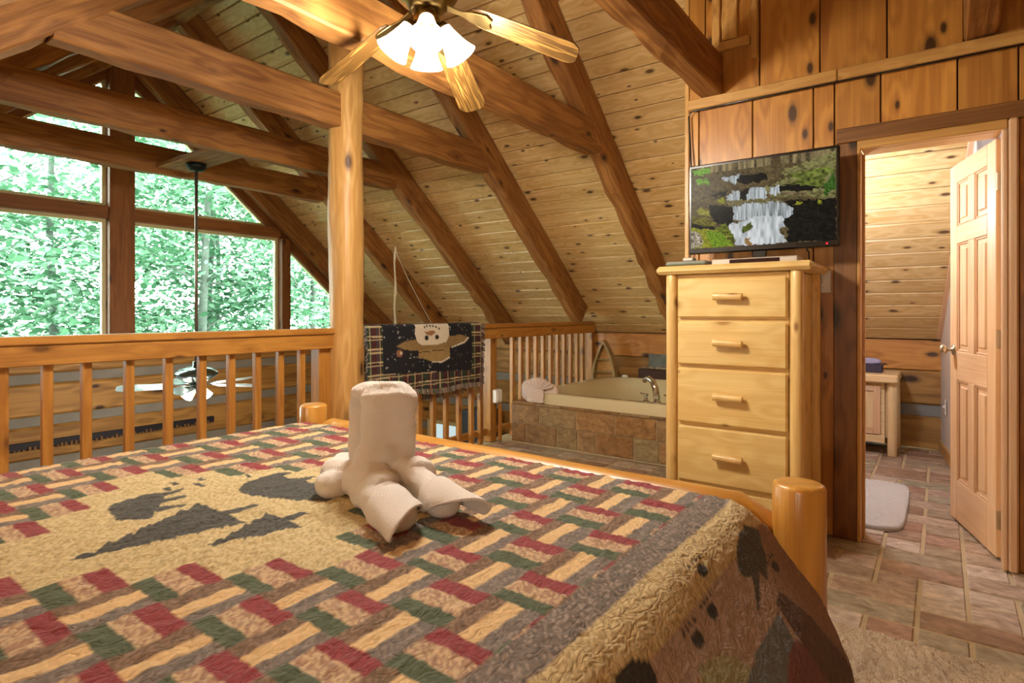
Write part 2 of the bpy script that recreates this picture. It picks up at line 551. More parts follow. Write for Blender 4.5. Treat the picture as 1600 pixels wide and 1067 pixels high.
TIE = [-0.15, 1.09, 2.165, 3.255, 4.425, 5.575]
ORD = ['first from the bedroom wall', 'second from the bedroom wall', 'third, above the bed', 'fourth, meeting the log post', 'fifth, over the open hall', 'last before the window wall']
for side in (1, -1):
    n = Vector((side*SA, 0, CA)); d = Vector((side*CA, 0, -SA)); ridge = Vector((RX, 0, RZ))
    for k, y in enumerate(TIE):
        end = SLEN-.02
        if side > 0 and k < 2: end = (3.47-RX)/CA
        if side > 0 and k == 3: end = (5.80-RX)/CA
        a = ridge + d*0.21 - n*0.12; b = ridge + d*end - n*0.12
        yy = Vector((0, y, 0))
        o = hewn('rafter', a+yy, b+yy, 0.13, 0.235, M_RAFT, None, n, seed=k*7+side, amp=.009)
        tag(o, 'rough sawn rafter on the %s slope, %s' % ('right' if side > 0 else 'left', ORD[k]), 'rafter', 'rough sawn rafters')
    a = ridge + d*0.21 - n*0.13; b = ridge + d*SLEN - n*0.13; yy = Vector((0, 6.72, 0))
    o = hewn('rafter', a+yy, b+yy, 0.10, 0.25, M_RAFT, None, n, seed=90+side, amp=.005)
    tag(o, 'rafter along the gable window wall on the %s roof slope' % ('right' if side > 0 else 'left'), 'rafter', 'rough sawn rafters')

rb = hewn('ridge_beam', (RX, Y0, RZ-.16), (RX, Y1-.2, RZ-.16), .12, .26, M_RAFT, None, (0, 0, 1), 55)
tag(rb, 'ridge beam running along the peak of the roof', 'beam')
TLAB = ['tie beam ending on the board wall above the door', 'tie beam ending on the wall ledge above the television', 'tie beam behind the ceiling fan blades',
        'tie beam passing the top of the log post', 'weathered tie beam over the hall with a long crack', 'tie beam nearest the gable windows']
for k, y in enumerate(TIE):
    zb = 2.40 if k >= 2 else 2.452
    dx = (RZ-.30 - (zb+.12) - .0)/SL
    x1 = RX+dx+.06 if k >= 2 else 3.495
    x0 = RX-dx-.10
    o = hewn('tie_beam', (x0, y, zb+.115), (x1, y, zb+.115), .125, .23, M_RAFT, None, (0, 0, 1), seed=30+k, amp=.007)
    tag(o, TLAB[k], 'beam', 'tie beams across the roof')
# block that carries the hanging fan between two tie beams
o = bx('fan_mounting_block', (2.28, 4.49, 2.43), (2.55, 5.51, 2.47), M_RAFT, None, .006)
tag(o, 'flat board bridging two tie beams above the hanging fan', 'board')

# ---- peeled log post
def post_mesh():
    r = random.Random(5); n = 20; seg = 46; z0, z1 = 0.0, RZ-.32
    vs, fs = [], []
    for i in range(seg+1):
        z = z0+(z1-z0)*i/seg
        ox = .006*math.sin(z*2.1)
        for k in range(n):
            a = 2*PI*k/n
            sq = 1.0/max(abs(math.cos(a-.2)), abs(math.sin(a-.2)))
            rad = .104*(.55+.45*min(sq, 1.25)) + .004*math.sin(5*z+3*math.cos(a*2)) + .0035*r.uniform(-1, 1)
            vs.append((z - (z1-z0)/2, rad*math.cos(a)+ox, rad*math.sin(a)))
    for i in range(seg):
        for k in range(n):
            a = i*n+k; b = i*n+(k+1) % n
            fs.append((a, b, b+n, a+n))
    fs.append(tuple(range(n))[::-1]); fs.append(tuple(range(seg*n, seg*n+n)))
    return mesh_data('post', vs, fs, True), z1
pm, pz = post_mesh()
m, _ = frame_mat((2.535, 3.245, 0.0), (2.535, 3.245, pz), (1, 0, 0))
tag(mk('log_post', pm, M_POST, None, m), 'tall hand peeled square log post beside the hanging throw', 'post')

# ---- gable wall with windows
wg = mk('wall_gable', multi_box_mesh([((LX-.1, 6.90, -2.75), (EX+.1, 7.02, 0.88))]), M_CHINK)
struct(wg); tag(wg, 'gable wall of squared logs and grey chinking under tall windows')
z = .90; k = 0
while z > -2.6:
    b = z-.305
    plank('log', (LX, 6.885, (z+b)/2), (EX, 6.885, (z+b)/2), z-b, .09, M_LOGW, wg, (0, -1, 0), .02)
    bx('chinking', (LX, 6.872, b-.095), (EX, 6.90, b), M_CHINK, wg, .004)
    z = b-.095
GY0, GY1 = 6.76, 6.90
M_MULL = wood('mullion_timber', '9a6232', '744420', '2e1408', 0.55, var=.04, coat=0)
def zline(x): return 3.67 - SL*abs(x-RX)
for (xa, xb) in ((2.36, 2.59), (4.27, 4.39), (2*RX-4.39, 2*RX-4.27)):
    bx('mullion', (xa, GY0-.03, .88), (xb, GY1, zline((xa+xb)/2)+.02), M_MULL, wg, .006)
for (xa, xb) in ((2.59, 4.27), (2*RX-4.27, 2.36)):
    bx('mullion', (xa, GY0, 2.12), (xb, GY1, 2.245), M_MULL, wg, .005)
bx('sill', (LX+.3, 6.74, .84), (EX-.3, 6.94, .90), M_MULL, wg, .006)
for side in (1, -1):
    n = Vector((side*SA, 0, CA)); d = Vector((side*CA, 0, -SA)); ridge = Vector((RX, 6.85, RZ))
    a = ridge - n*.165; b = ridge + d*SLEN - n*.165
    plank('rake_board', a, b, .33, .10, M_MULL, wg, (0, -1, 0), .004)

def inset(poly, t):
    n = len(poly); out = []
    P = [Vector(p) for p in poly]
    ar = sum(P[i].x*P[(i+1) % n].y-P[(i+1) % n].x*P[i].y for i in range(n))
    s = 1 if ar > 0 else -1
    L = []
    for i in range(n):
        e = (P[(i+1) % n]-P[i]).normalized(); nn = Vector((-e.y, e.x))*s
        L.append((P[i]+nn*t, e))
    for i in range(n):
        p, e = L[i-1]; q, f = L[i]
        den = e.x*f.y-e.y*f.x
        u = ((q.x-p.x)*f.y-(q.y-p.y)*f.x)/den
        out.append(p+e*u)
    return [(v.x, v.y) for v in out]

def window(i, poly, label):
    inn = inset(poly, .035)
    n = len(poly); vs = []; fs = []
    for y in (6.83, 6.88):
        vs += [(x, y, z) for x, z in poly] + [(x, y, z) for x, z in inn]
    for k in range(n):
        j = (k+1) % n
        fs += [(k, j, n+j, n+k), (2*n+k, 3*n+k, 3*n+j, 2*n+j), (n+k, n+j, 3*n+j, 3*n+k), (k, 2*n+k, 2*n+j, j)]
    bm = bmesh.new(); bm.from_mesh(mesh_data('f', vs, fs))
    w = mk('window_%d' % i, bm_mesh('frame', bm), M_CREAM)
    struct(w); tag(w, label)
    pm = prism_mesh(inset(poly, .03), .006)
    mk('pane', pm, M_GLASS, w, Matrix(((1, 0, 0, 0), (0, 0, 1, 6.852), (0, 1, 0, 0), (0, 0, 0, 1))))
mx = lambda x: 2*RX-x
window(1, [(mx(4.27), .90), (2.36, .90), (2.36, 2.12), (mx(4.27), 2.12)], 'large fixed pane left of the thick centre mullion')
window(2, [(2.59, .90), (4.27, .90), (4.27, 2.12), (2.59, 2.12)], 'large fixed pane right of the thick centre mullion')
window(3, [(4.39, .90), (4.39+(zline(4.39)-.9)/SL, .90), (4.39, zline(4.39))], 'triangular pane under the right roof slope beside the log post')
window(4, [(mx(4.27)+.15, 2.245), (2.36, 2.245), (2.36, zline(2.36))], 'triangular upper pane left of the centre mullion')
window(5, [(2.59, 2.245), (RX+(3.67-2.245)/SL, 2.245), (2.59, zline(2.59))], 'triangular upper pane right of the centre mullion')
window(6, [(mx(4.39), .90), (mx(4.39), zline(4.39)), (mx(4.39)-(zline(4.39)-.9)/SL, .90)], 'triangular pane at the far left of the gable')

# dark border strip with comb edge on the gable logs
t = thing('wall_border', 'dark wooden border strip with comb edge on the gable logs', 'wall border', (2.4, 6.83, -.13))
bx('strip', (1.2, 6.815, -.10), (3.45, 6.84, -.03), plain('border_dark', '1e1a22', .6), t, .003)
cm = plain('border_comb', '7d5b36', .7)
bm = bmesh.new(); rr = random.Random(3); x = 1.2
while x < 3.43:
    r = bmesh.ops.create_cube(bm, size=1); h = rr.choice([.015, .02, .035, .03])
    bmesh.ops.scale(bm, vec=(.018, .012, h), verts=r['verts']); bmesh.ops.translate(bm, vec=(x, 6.808, -.105+h/2), verts=r['verts'])
    x += rr.uniform(.028, .05)
tag(mk('comb', bm_mesh('comb', bm), cm, t), kind='stuff')

# ---- eave wall on the right (tub, bathroom, hall)
we = mk('wall_eave', multi_box_mesh([((6.19, Y0, -2.75), (6.30, 7.0, EZ))]), M_CHINK)
struct(we); tag(we, 'low log eave wall behind tub and bathroom')
bx('board', (6.14, Y0, .68), (6.19, 3.36, EZ-.005), M_BOARD, we, .004)
bx('log', (6.155, 3.37, .69), (6.20, 6.83, EZ-.005), M_LOGW, we, .015)
z = .68; k = 0
while z > -2.6:
    b = z-.30
    for (ya, yb) in (((Y0, 1.18), (1.30, 3.36), (3.37, 6.83)) if b > -.1 else ((3.37, 6.83),)):
        lo = max(b, 0.0) if yb < 3.37 else b
        if z - lo > .03: bx('log', (6.15, ya, lo), (6.20, yb, z), M_LOGW, we, .018)
    bx('chinking', (6.175, Y0 if b > 0 else 3.37, b-.10), (6.195, 6.83, b), M_CHINK, we, .003)
    z = b-.10

M_WBACK = wood('back_board', 'c89a58', 'a5743a', '5a300f', .5)
for nm, lo, hi, lab in (('wall_left', (LX-.1, Y0, -2.75), (LX, 7.0, EZ), 'low eave wall on the left of the loft'),
                        ('wall_rear', (LX-.1, Y0-.1, -.25), (EX+.1, Y0, RZ+.1), 'board wall behind the bed head'),
                        ('wall_hall', (LX, 3.20, -2.75), (EX, 3.28, -.25), 'wall under the loft edge'),):  # closing wall added so no sky light leaks in from below
    w = bx(nm, lo, hi, M_WBACK, None, 0); struct(w); tag(w, lab)

# ---- floors
fl = mk('floor', multi_box_mesh([((LX, Y0, -.25), (EX, 3.40, -.006))]), M_GROUT)
struct(fl); tag(fl, 'loft floor of small stone look tiles with sand grout')
fl2 = mk('floor', multi_box_mesh([((LX, 3.2, -2.85), (EX, 7.0, -2.75))]), M_DARKB)
struct(fl2); tag(fl2, 'dark plank floor of the hall below')
U = 0.162
rr = random.Random(11)
def lay(x0, x1, y0, y1, skip=None):
    nx = int(round((x1-x0)/U)); ny = int(round((y1-y0)/U))
    ux = (x1-x0)/nx; uy = (y1-y0)/ny
    used = set()
    for j in range(ny):
        for i in range(nx):
            if (i, j) in used: continue
            w, h = 1, 1
            q = rr.random()
            if q < .26: h = 2
            elif q < .31: w = 2; h = 1
            elif q < .37: w = 2; h = 2
            ok = all((i+a, j+b) not in used and i+a < nx and j+b < ny for a in range(w) for b in range(h))
            if not ok: w = h = 1
            for a in range(w):
                for b in range(h): used.add((i+a, j+b))
            lo = (x0+i*ux+.0085, y0+j*uy+.0085); hi = (x0+(i+w)*ux-.0085, y0+(j+h)*uy-.0085)
            c = ((lo[0]+hi[0])/2, (lo[1]+hi[1])/2)
            if skip and skip(*c): continue
            bx('tile', (lo[0], lo[1], -.012), (hi[0], hi[1], rr.uniform(-.0012, .0008)), M_TILE, fl, .004, grain=1)
lay(2.50, 6.12, -.74, .56, lambda x, y: (y < -.30 and 3.45 < x) or (x > 4.5 and y < -.12) or (3.5 < x < 3.62 and y > .33))
lay(2.50, 4.27, .57, 3.22, lambda x, y: 3.44 < x < 3.66 and y < 1.27)

# carpet
cx0, cx1, cy0, cy1 = LX+.02, 2.49, Y0+.02, 3.18
nx, ny = 300, 190
gx, gy = np.meshgrid(np.linspace(.9, cx1, nx), np.linspace(-.8, .42, ny), indexing='ij')
gz = .010 + .014*vnoise(gx*85, gy*110, 3) + .004*vnoise(gx*28, gy*28, 4)
cp = grid_mesh('carpet', np.stack([gx, gy, gz], -1))
bm = bmesh.new(); bm.from_mesh(cp)
for lo, hi in (((cx0, cy0, 0), (.9, cy1, .014)), ((.9, .42, 0), (cx1, cy1, .014)), ((.9, cy0, 0), (cx1, -.8, .014))):
    r = bmesh.ops.create_cube(bm, size=1); c = (Vector(lo)+Vector(hi))/2
    bmesh.ops.scale(bm, vec=Vector(hi)-Vector(lo), verts=r['verts']); bmesh.ops.translate(bm, vec=c, verts=r['verts'])
bm.to_mesh(cp); bm.free()
carpet = mk('carpet', cp, plain('carpet', 'c8b196', .95, bump=(160, 1.0), var=.15))
tag(carpet, 'beige looped carpet around the bed', 'carpet', kind='stuff')

# ---- television wall (fixed X = 3.50)
WX = 3.50
wr = mk('wall_right', multi_box_mesh([((WX+.02, .345, 0), (WX+.12, 1.235, 3.10)), ((WX+.02, -.285, 2.05), (WX+.12, .345, 3.10)), ((WX+.02, Y0, 0), (WX+.12, -.285, 3.10))]), plain('seam_dark', '2a1506', .9))
struct(wr); tag(wr, 'wide board wall with the television and the bathroom door')
def wb(y0, y1, z0, z1, mat=M_BOARD, x=WX, t=.022):
    a, b = sorted((y0, y1))
    return bx('board', (x, a+.003, z0), (x+t, b-.003, z1), mat, wr, .003, grain=2)
E1 = [1.232, 1.171, .864, .552]
for a, b in zip(E1, E1[1:]): wb(a, b, 0.0, 2.385)
wb(.552, .452, 0, 2.385); wb(.452, .245, 2.05, 2.385); wb(.245, -.065, 2.05, 2.385); wb(-.065, -.286, 2.05, 2.385)
wb(-.286, -.62, 0, 2.385); wb(-.62, -.93, 0, 2.385); wb(-.93, -1.24, 0, 2.385); wb(-1.24, -1.79, 0, 2.385)
E2 = [1.232, 1.133, 1.04, .826, .521, .218, -.089, -.40, -.70, -1.0, -1.4, -1.79]
for a, b in zip(E2, E2[1:]): wb(a, b, 2.44, 3.10)
bx('ledge', (WX-.035, .437, 2.387), (WX+.02, 1.228, 2.448), M_CASE, wr, .005)
bx('ledge', (WX-.035, -1.79, 2.387), (WX+.02, .434, 2.448), M_CASE, wr, .005)
bx('corner_trim', (WX-.012, 1.228, 0), (WX+.12, 1.255, 3.09), M_CASE, wr, .004)
# small framed notch with a stub of timber above the ledge
hewn('stud', (WX-.005, .985, 2.755), (WX-.005, .985, 3.08), .085, .05, M_CASE, wr, (1, 0, 0), 3, .004)
bx('notch_sill', (WX-.03, .875, 2.70), (WX+.01, 1.045, 2.752), M_CASE, wr, .004)
bx('notch_frame', (WX-.012, 1.045, 2.62), (WX+.01, 1.09, 3.09), M_CASE, wr, .004)
bx('notch_frame', (WX-.012, .835, 2.62), (WX+.01, .872, 3.09), M_CASE, wr, .004)
# header and side board round the door
bx('header_board', (WX-.028, -.62, 2.056), (WX+.012, .440, 2.133), M_DARKB, wr, .004)
bx('side_board', (WX-.028, .346, 0), (WX+.012, .452, 2.054), M_DARKB, wr, .004)
bx('baseboard', (WX-.016, .455, 0.0), (WX, .50, .09), M_CASE, wr, .004)
bx('baseboard', (WX-.016, -1.79, 0), (WX, -.37, .09), M_CASE, wr, .004)

# ---- door frame and leaf
DW0, DW1 = -.226, .330
d1 = thing('door_1', None, None, (3.56, DW0, 0)); struct(d1); tag(d1, 'open six panel pine door into the bathroom')
bx('casing', (WX-.034, DW1, 0), (WX+.01, .346, 2.035), M_CASE, d1, .004)
bx('casing', (WX-.034, DW0-.022, 2.012), (WX+.01, .346, 2.056), M_CASE, d1, .006)
M_CASEP = wood('pale_casing', 'e2bd96', 'cb9c72', 'a87848', .4, knots=0, var=.03)
bx('casing', (WX-.034, DW0-.022, 0), (WX+.01, DW0, 2.012), M_CASEP, d1, .006)
bx('casing', (WX-.042, DW0-.058, 0), (WX+.01, DW0-.023, 2.056), M_CASEP, d1, .008)
bx('jamb', (WX+.01, DW1, 0), (WX+.14, .344, 2.012), M_CASE, d1, .003)
bx('jamb', (WX+.01, DW0-.02, 0), (WX+.14, DW0-.004, 2.012), M_CASEP, d1, .003)
bx('jamb', (WX+.01, DW0, 2.012), (WX+.14, DW1, 2.03), M_CASE, d1, .003)
bx('doorstop', (WX+.05, DW1-.012, 0), (WX+.075, DW1, 2.0), M_CASE, d1, .002)
HP, LP = Vector((3.605, -.212, 0)), Vector((4.215, -.045, 0))
dx = (LP-HP).normalized(); DLEN = (LP-HP).length
dn = Vector((-dx.y, dx.x, 0))         # towards +Y, the visible face
DM = Matrix(((dx.x, dn.x, 0, HP.x), (dx.y, dn.y, 0, HP.y), (0, 0, 1, 0), (0, 0, 0, 1)))
leaf = bpy.data.objects.new('leaf', None); link(leaf, d1, DM)
def dbx(name, x0, x1, z0, z1, y0=-.035, y1=0.0, mat=M_DOOR, parent=leaf, bev=.003, vert=True):
    c = Vector(((x0+x1)/2, (y0+y1)/2, (z0+z1)/2))
    if vert: p0, p1, w = Vector((c.x, c.y, z0)), Vector((c.x, c.y, z1)), x1-x0
    else: p0, p1, w = Vector((x0, c.y, c.z)), Vector((x1, c.y, c.z)), z1-z0
    m, L = frame_mat(p0, p1, (0, 1, 0))
    return mk(name, box_mesh(L, w, y1-y0, bev, mat), mat, parent, DM @ m)
st = .105; mid = DLEN/2
dbx('stile', 0, st, .012, 2.005); dbx('stile', DLEN-st, DLEN, .012, 2.005)
rails = [(.012, .24), (.80, .96), (1.56, 1.66), (1.90, 2.005)]
for a, b in rails: dbx('rail', st, DLEN-st, a, b, vert=False)
for (a, b) in ((.24, .80), (.96, 1.56), (1.66, 1.90)):
    dbx('mullion', mid-.045, mid+.045, a, b)
    for (x0, x1) in ((st, mid-.045), (mid+.045, DLEN-st)):
        dbx('panel', x0, x1, a, b, -.026, -.012, bev=.002)
        dbx('panel_field', x0+.03, x1-.03, a+.03, b-.03, -.030, -.004, bev=.010)
        for (u0, u1, w0, w1) in ((x0, x0+.012, a, b), (x1-.012, x1, a, b)):
            dbx('bead', u0, u1, w0, w1, -.014, -.004, mat=M_CASEP, bev=.004)
        for (w0, w1) in ((a, a+.012), (b-.012, b)):
            dbx('bead', x0+.012, x1-.012, w0, w1, -.014, -.004, mat=M_CASEP, bev=.004, vert=False)
for zc in (.19, 1.05, 1.80):
    h = bpy.data.objects.new('hinge', box_mesh(.088, .034, .004, .004, M_SATIN))
    m, _ = frame_mat((-.002, -.018, zc-.044), (-.002, -.018, zc+.044), (1, 0, 0)); link(h, d1, DM @ m)
    pinm = log_mesh(.09, .006, .006, 0, 0, 10); m, _ = frame_mat((-.006, -.040, zc-.045), (-.006, -.040, zc+.045), (1, 0, 0))
    mk('hinge_pin', pinm, M_SATIN, d1, DM @ m)
for s in (1, -1):
    kn = lathe_mesh([(.0, 0), (.030, .0), (.031, .004), (.026, .008), (.011, .011), (.010, .034), (.024, .040), (.029, .052), (.026, .064), (.012, .070), (0, .071)], 20)
    m = DM @ Matrix.Translation((DLEN-.062, 0 if s > 0 else -.035, .965)) @ Matrix.Rotation(-s*PI/2, 4, 'X')
    mk('knob', kn, M_SATIN, leaf, m)

# ---- bathroom shell
M_PLAST = plain('bath_paint', 'cfc6bc', .8, var=.04)
w = mk('wall_bath', multi_box_mesh([((3.62, -.50, 0), (4.60, -.44, 2.9))]), M_PLAST); struct(w); tag(w, 'plain wall behind the bathroom door')
w = plank('wall_bath', (4.56, -.205, 1.2), (6.17, -.03, 1.2), 2.4, .06, M_PLAST, None, Vector((.108, -.994, 0))); struct(w); tag(w, 'plain end wall of the bathroom under the slope')
w = bx('wall_bath', (3.62, 1.19, 0), (6.19, 1.235, 3.0), M_BATHP, None, 0); struct(w); tag(w, 'partition between tub alcove and bathroom')
w = bx('wall_bath', (4.56, -.50, 0), (4.60, -.19, 2.6), M_PLAST, None, 0); struct(w); tag(w, 'short return wall in the bathroom')
# slope trim where the bathroom wall meets the roof, its baseboard
pa = Vector((4.60, -.165, roofz(4.60)-.02)); pb = Vector((6.12, .0, roofz(6.12)-.02))
tr = plank('trim_1', pa, pb, .05, .03, M_CASEP, None, Vector((SA, 0, CA))); struct(tr)
tr = plank('trim_2', (4.60, -.165, .05), (6.14, .003, .05), .09, .018, M_CASE, None, Vector((-.108, .994, 0))); struct(tr)
# ================================================================== RAILING
RY = 3.30
def railing(label, x0, x1, bal, posts, cap_x):
    t = thing('railing', label, 'railing', ((x0+x1)/2, RY, 0))
    bx('cap_rail', (cap_x[0], RY-.075, 1.032), (cap_x[1], RY+.065, 1.070), M_RAIL, t, .006)
    bx('top_rail', (x0, RY-.062, .938), (x1, RY-.024, 1.030), M_RAIL, t, .004)
    bx('bottom_rail', (x0, RY+.022, .06), (x1, RY+.055, .12), M_RAIL, t, .004)
    for x in bal:
        plank('baluster', (x-.02, RY-.001, .005), (x-.02, RY-.001, 1.028), .040, .040, M_RAIL, t, (0, -1, 0), .004)
    for (xa, xb, zt) in posts:
        bx('newel', (xa, RY-.022, 0), (xb, RY+.07, zt), M_RAIL, t, .005)
    return t
railing('long loft railing left of the log post, behind the bed', -1.18, 2.44,
        [-.90+.166*i for i in range(10)] + [.766, .925, 1.077, 1.26, 1.445, 1.62, 1.785, 1.945, 2.095, 2.245], [(2.345, 2.44, 1.03)], (-1.18, 2.45))
b2 = []
for u in (641, 660, 682, 702, 722, 741, 754.9, 772.9, 805, 818, 829.5, 841.5, 852.7, 864, 875, 885, 895, 905, 913.4):
    a = u-800; b2.append(3.28*(738.4+.5906*a)/(540.4-.807*a))
railing('railing right of the log post with the throw over it', 2.70, 6.06, b2, [(4.155, 4.245, 1.03), (6.06, 6.13, 1.075)], (2.70, 6.08))

# white outlet box on the newel beside the tub
t = thing('outlet_box', 'small white electrical box on the railing post by the tub', 'outlet box', (4.20, 3.25, .40))
bx('box', (4.17, 3.225, .355), (4.255, 3.272, .475), M_PLATE, t, .006)
bx('cover', (4.18, 3.218, .37), (4.245, 3.226, .46), M_PLATE, t, .003)
tag(bx('conduit', (4.235, 3.23, .01), (4.262, 3.262, .35), M_RAIL, t, .004), 'wooden strip below the box')

# ---- thrown blanket over the railing
def blanket():
    xs = np.linspace(2.665, 3.935, 230)
    prof = [(3.415, .50), (3.405, .8), (3.385, 1.02), (3.37, 1.078), (3.30, 1.083), (3.222, 1.082), (3.208, 1.065), (3.204, .95), (3.205, .8), (3.207, .62)]
    P = np.array(prof); seg = np.hypot(*np.diff(P, axis=0).T); s = np.concatenate([[0], np.cumsum(seg)])
    sv = np.linspace(0, s[-1], 190)
    yy = np.interp(sv, s, P[:, 0]); zz = np.interp(sv, s, P[:, 1])
    X, S_ = np.meshgrid(xs, sv, indexing='ij'); Yv = np.tile(yy, (len(xs), 1)); Z = np.tile(zz, (len(xs), 1))
    front = S_ > s[5]
    drop = np.clip((1.06-Z)/.45, 0, 1)
    f = (X-2.665)/1.27
    Z = Z - np.where(front, drop*(.0+.055*f) - .012*np.sin(f*9)*drop, 0)
    Yv = Yv - np.where(front, drop*(.012*np.sin(X*9+1)+.008*np.sin(X*17)+.008), 0)
    col = np.zeros(X.shape+(3,)); navy = lin('17171f'); col[:] = navy
    n = rng.random(X.shape)
    # snow flecks
    fl = (vnoise(X*70, Z*110, 5) > .90) & (vnoise(X*16, Z*16, 9) > .35)
    col[fl] = lin('a9a59c')
    bz = .735 - (X-2.81)*.045
    bor = (X < 2.81) | (X > 3.795) | (Z < bz) | (~front)
    px_, pz_ = (X*14) % 1.0, (Z*12) % 1.0
    c = np.zeros_like(col); c[:] = lin('4a1f22')
    c[((X*7) % 1) > .55] = lin('2b3a2c'); c[((Z*6) % 1) > .6] *= .75
    c[((X*7) % 1 > .3) & ((X*7) % 1 < .42)] = lin('3d3a40')
    ln = ((X*11.5) % 1.0 < .07) | ((Z*11) % 1.0 < .11) | ((Z*11+.25) % 1.0 < .08)
    c[ln] = lin('b9a77f')
    c *= (.8+.4*n)[..., None]
    col = np.where(bor[..., None], c, col)
    A = front & ~bor
    def fill(poly, cc, jit=.15):
        msk = A & in_poly(X, Z, poly)
        col[msk] = np.array(lin(cc))*(1-jit+2*jit*n[msk])[:, None]
    fill([(2.937, .926), (3.013, .958), (3.13, .971), (3.15, .96), (3.263, .95), (3.381, .95), (3.515, .984), (3.656, .991), (3.741, .968), (3.692, .934), (3.538, .897), (3.425, .888), (3.263, .881), (3.13, .884), (3.013, .901)], '8c7148', .25)
    fill([(3.741, .968), (3.692, .934), (3.538, .897), (3.53, .886), (3.70, .921), (3.755, .962)], 'd9d2c4')
    fill([(3.175, .886), (3.509, .895), (3.509, .821), (3.414, .789), (3.316, .792), (3.242, .816), (3.175, .827)], '9a7f50', .25)
    fill([(3.175, .872), (3.509, .884), (3.509, .879), (3.175, .866)], '2a2118')
    fill([(3.509, .821), (3.414, .789), (3.316, .792), (3.316, .782), (3.42, .778), (3.515, .81)], 'd9d2c4')
    fill([(3.145, 1.10), (3.13, 1.018), (3.15, .96), (3.191, .929), (3.263, .922), (3.381, .924), (3.47, .939), (3.509, .984), (3.509, 1.10)], 'd6cbb6', .05)
    fill([(3.232, 1.023), (3.338, 1.035), (3.354, 1.015), (3.305, .991), (3.263, 1.003)], '9a6b45')
    def disc(x, z, r, cc): fill([(x+r*math.cos(a), z+r*.85*math.sin(a)) for a in np.linspace(0, 6.28, 12)[:-1]], cc)
    for x, z in ((3.258, .978), (3.37, .98)): disc(x, z, .022, '23201c')
    for x, z in ((3.237, 1.062), (3.266, 1.068), (3.3, 1.069), (3.332, 1.066), (3.365, 1.06), (3.397, 1.047)): disc(x, z, .009, '23201c')
    disc(2.97, .875, .034, '8a5f44'); disc(2.985, .875, .012, 'd6cbb6')
    t = thing('throw_blanket', 'dark woven throw with upside down snowman in a hat, plaid border', 'blanket', (3.3, 3.2, .55))
    me = grid_mesh('throw', np.stack([X, Yv, Z], -1)); set_vcol(me, col.reshape(-1, 3))
    o = mk('cloth', me, vcol_mat('throw_cloth', .95, ((300, 300, 300), .4, .003)), t)
    md = o.modifiers.new('s', 'SOLIDIFY'); md.thickness = .006
    # fringe
    vs, fs, cl = [], [], []
    r = random.Random(2)
    def strand(p, dvec, w, L, c):
        b = len(vs); p = Vector(p); dvec = Vector(dvec).normalized()
        sd = Vector((1, 0, 0)) if abs(dvec.z) > .5 else Vector((0, 0, 1))
        e = p+dvec*L+Vector((r.uniform(-.006, .006), r.uniform(-.01, .0), r.uniform(-.004, .004)))
        nn = Vector((0, -.004, 0))
        for q in (p, e):
            for s_, k in ((-w, 0), (0, 1), (w, 0)):
                vs.append(q+sd*s_+nn*k); cl.append(c)
        fs.extend([(b, b+1, b+4, b+3), (b+1, b+2, b+5, b+4), (b+2, b, b+3, b+5)])
    fc = ['8d7f72', '6e5648', '7d6a5c', '53604f', 'a08c78']
    nx, ny = X.shape
    for i in range(0, nx, 2): strand((X[i, -1], Yv[i, -1]-.003, Z[i, -1]), (0, -.1, -1), .005, .042, lin(r.choice(fc)))
    for i in range(0, nx, 2): strand((X[i, 0], Yv[i, 0], Z[i, 0]), (0, .1, -1), .005, .042, lin(r.choice(fc)))
    for j in range(0, ny, 2):
        for i, sx in ((0, -1), (nx-1, 1)): strand((X[i, j]-sx*.012, Yv[i, j]-.004, Z[i, j]), (sx, -.2, -.55), .005, .040, lin(r.choice(['8c8278', '5d5654', '3a3638'])))
    fm = mesh_data('fringe', vs, fs); set_vcol(fm, np.array(cl))
    tag(mk('fringe', fm, vcol_mat('fringe', .95), t), kind='stuff')
blanket()

# ---- knobbly pole with a string, leaning behind the throw
t = thing('wooden_pole', 'thin knobbly wooden pole with a loose string behind the throw', 'pole', (3.10, 3.382, 0))
pth = []; rr = random.Random(4); rad = []
for i in range(26):
    f = i/25; pth.append((3.10+.006*math.sin(i*1.3), 3.382, .002+1.68*f)); rad.append(.010*(1.1-.5*f)+(.004 if i % 4 == 0 else 0))
tube('stick', pth, .01, M_STRING, t, 8, rad)
tube('line', [(3.10+.40*f, 3.382-.01*f, 1.67-.38*f**.8-.22*f) for f in np.linspace(0, 1, 16)], .0028, M_STRING, t, 6)

# ================================================================== BED
t = thing('log_bed', 'peeled honey log bed frame with round corner posts', 'bed', (.6, 1.35, 0))
for (x, y) in ((1.60, .285), (1.64, 2.335), (-.62, .285), (-.62, 2.335)):
    zt = .755 if x > 0 else 1.2
    log('post', (x, y, 0), (x, y, zt), .0635, M_BED, t, .061, seed=int(abs(x*10+y*10)), amp=.0018, n=36, end=.012)
for z, r in ((.632, .070), (.33, .055)):
    log('foot_rail', (1.605, .43, z), (1.635, 2.20, z), r, M_BED, t, r, seed=3, amp=.003, taper=.10, n=32)
    log('head_rail', (-.62, .42, z), (-.62, 2.20, z), r, M_BED, t, r, seed=4, amp=.003, taper=.10, n=20)
for y in (.36, 2.29):
    log('side_rail', (-.50, y, .30), (1.52, y, .30), .05, M_BED, t, seed=6, taper=.06, n=16)
bx('box_spring', (-.52, .40, .25), (1.50, 2.24, .45), plain('box_spring', 'c9bfae', .9), t, .03)
bx('mattress', (-.52, .40, .45), (1.50, 2.24, .692), plain('mattress', 'd8d0c2', .9), t, .05)

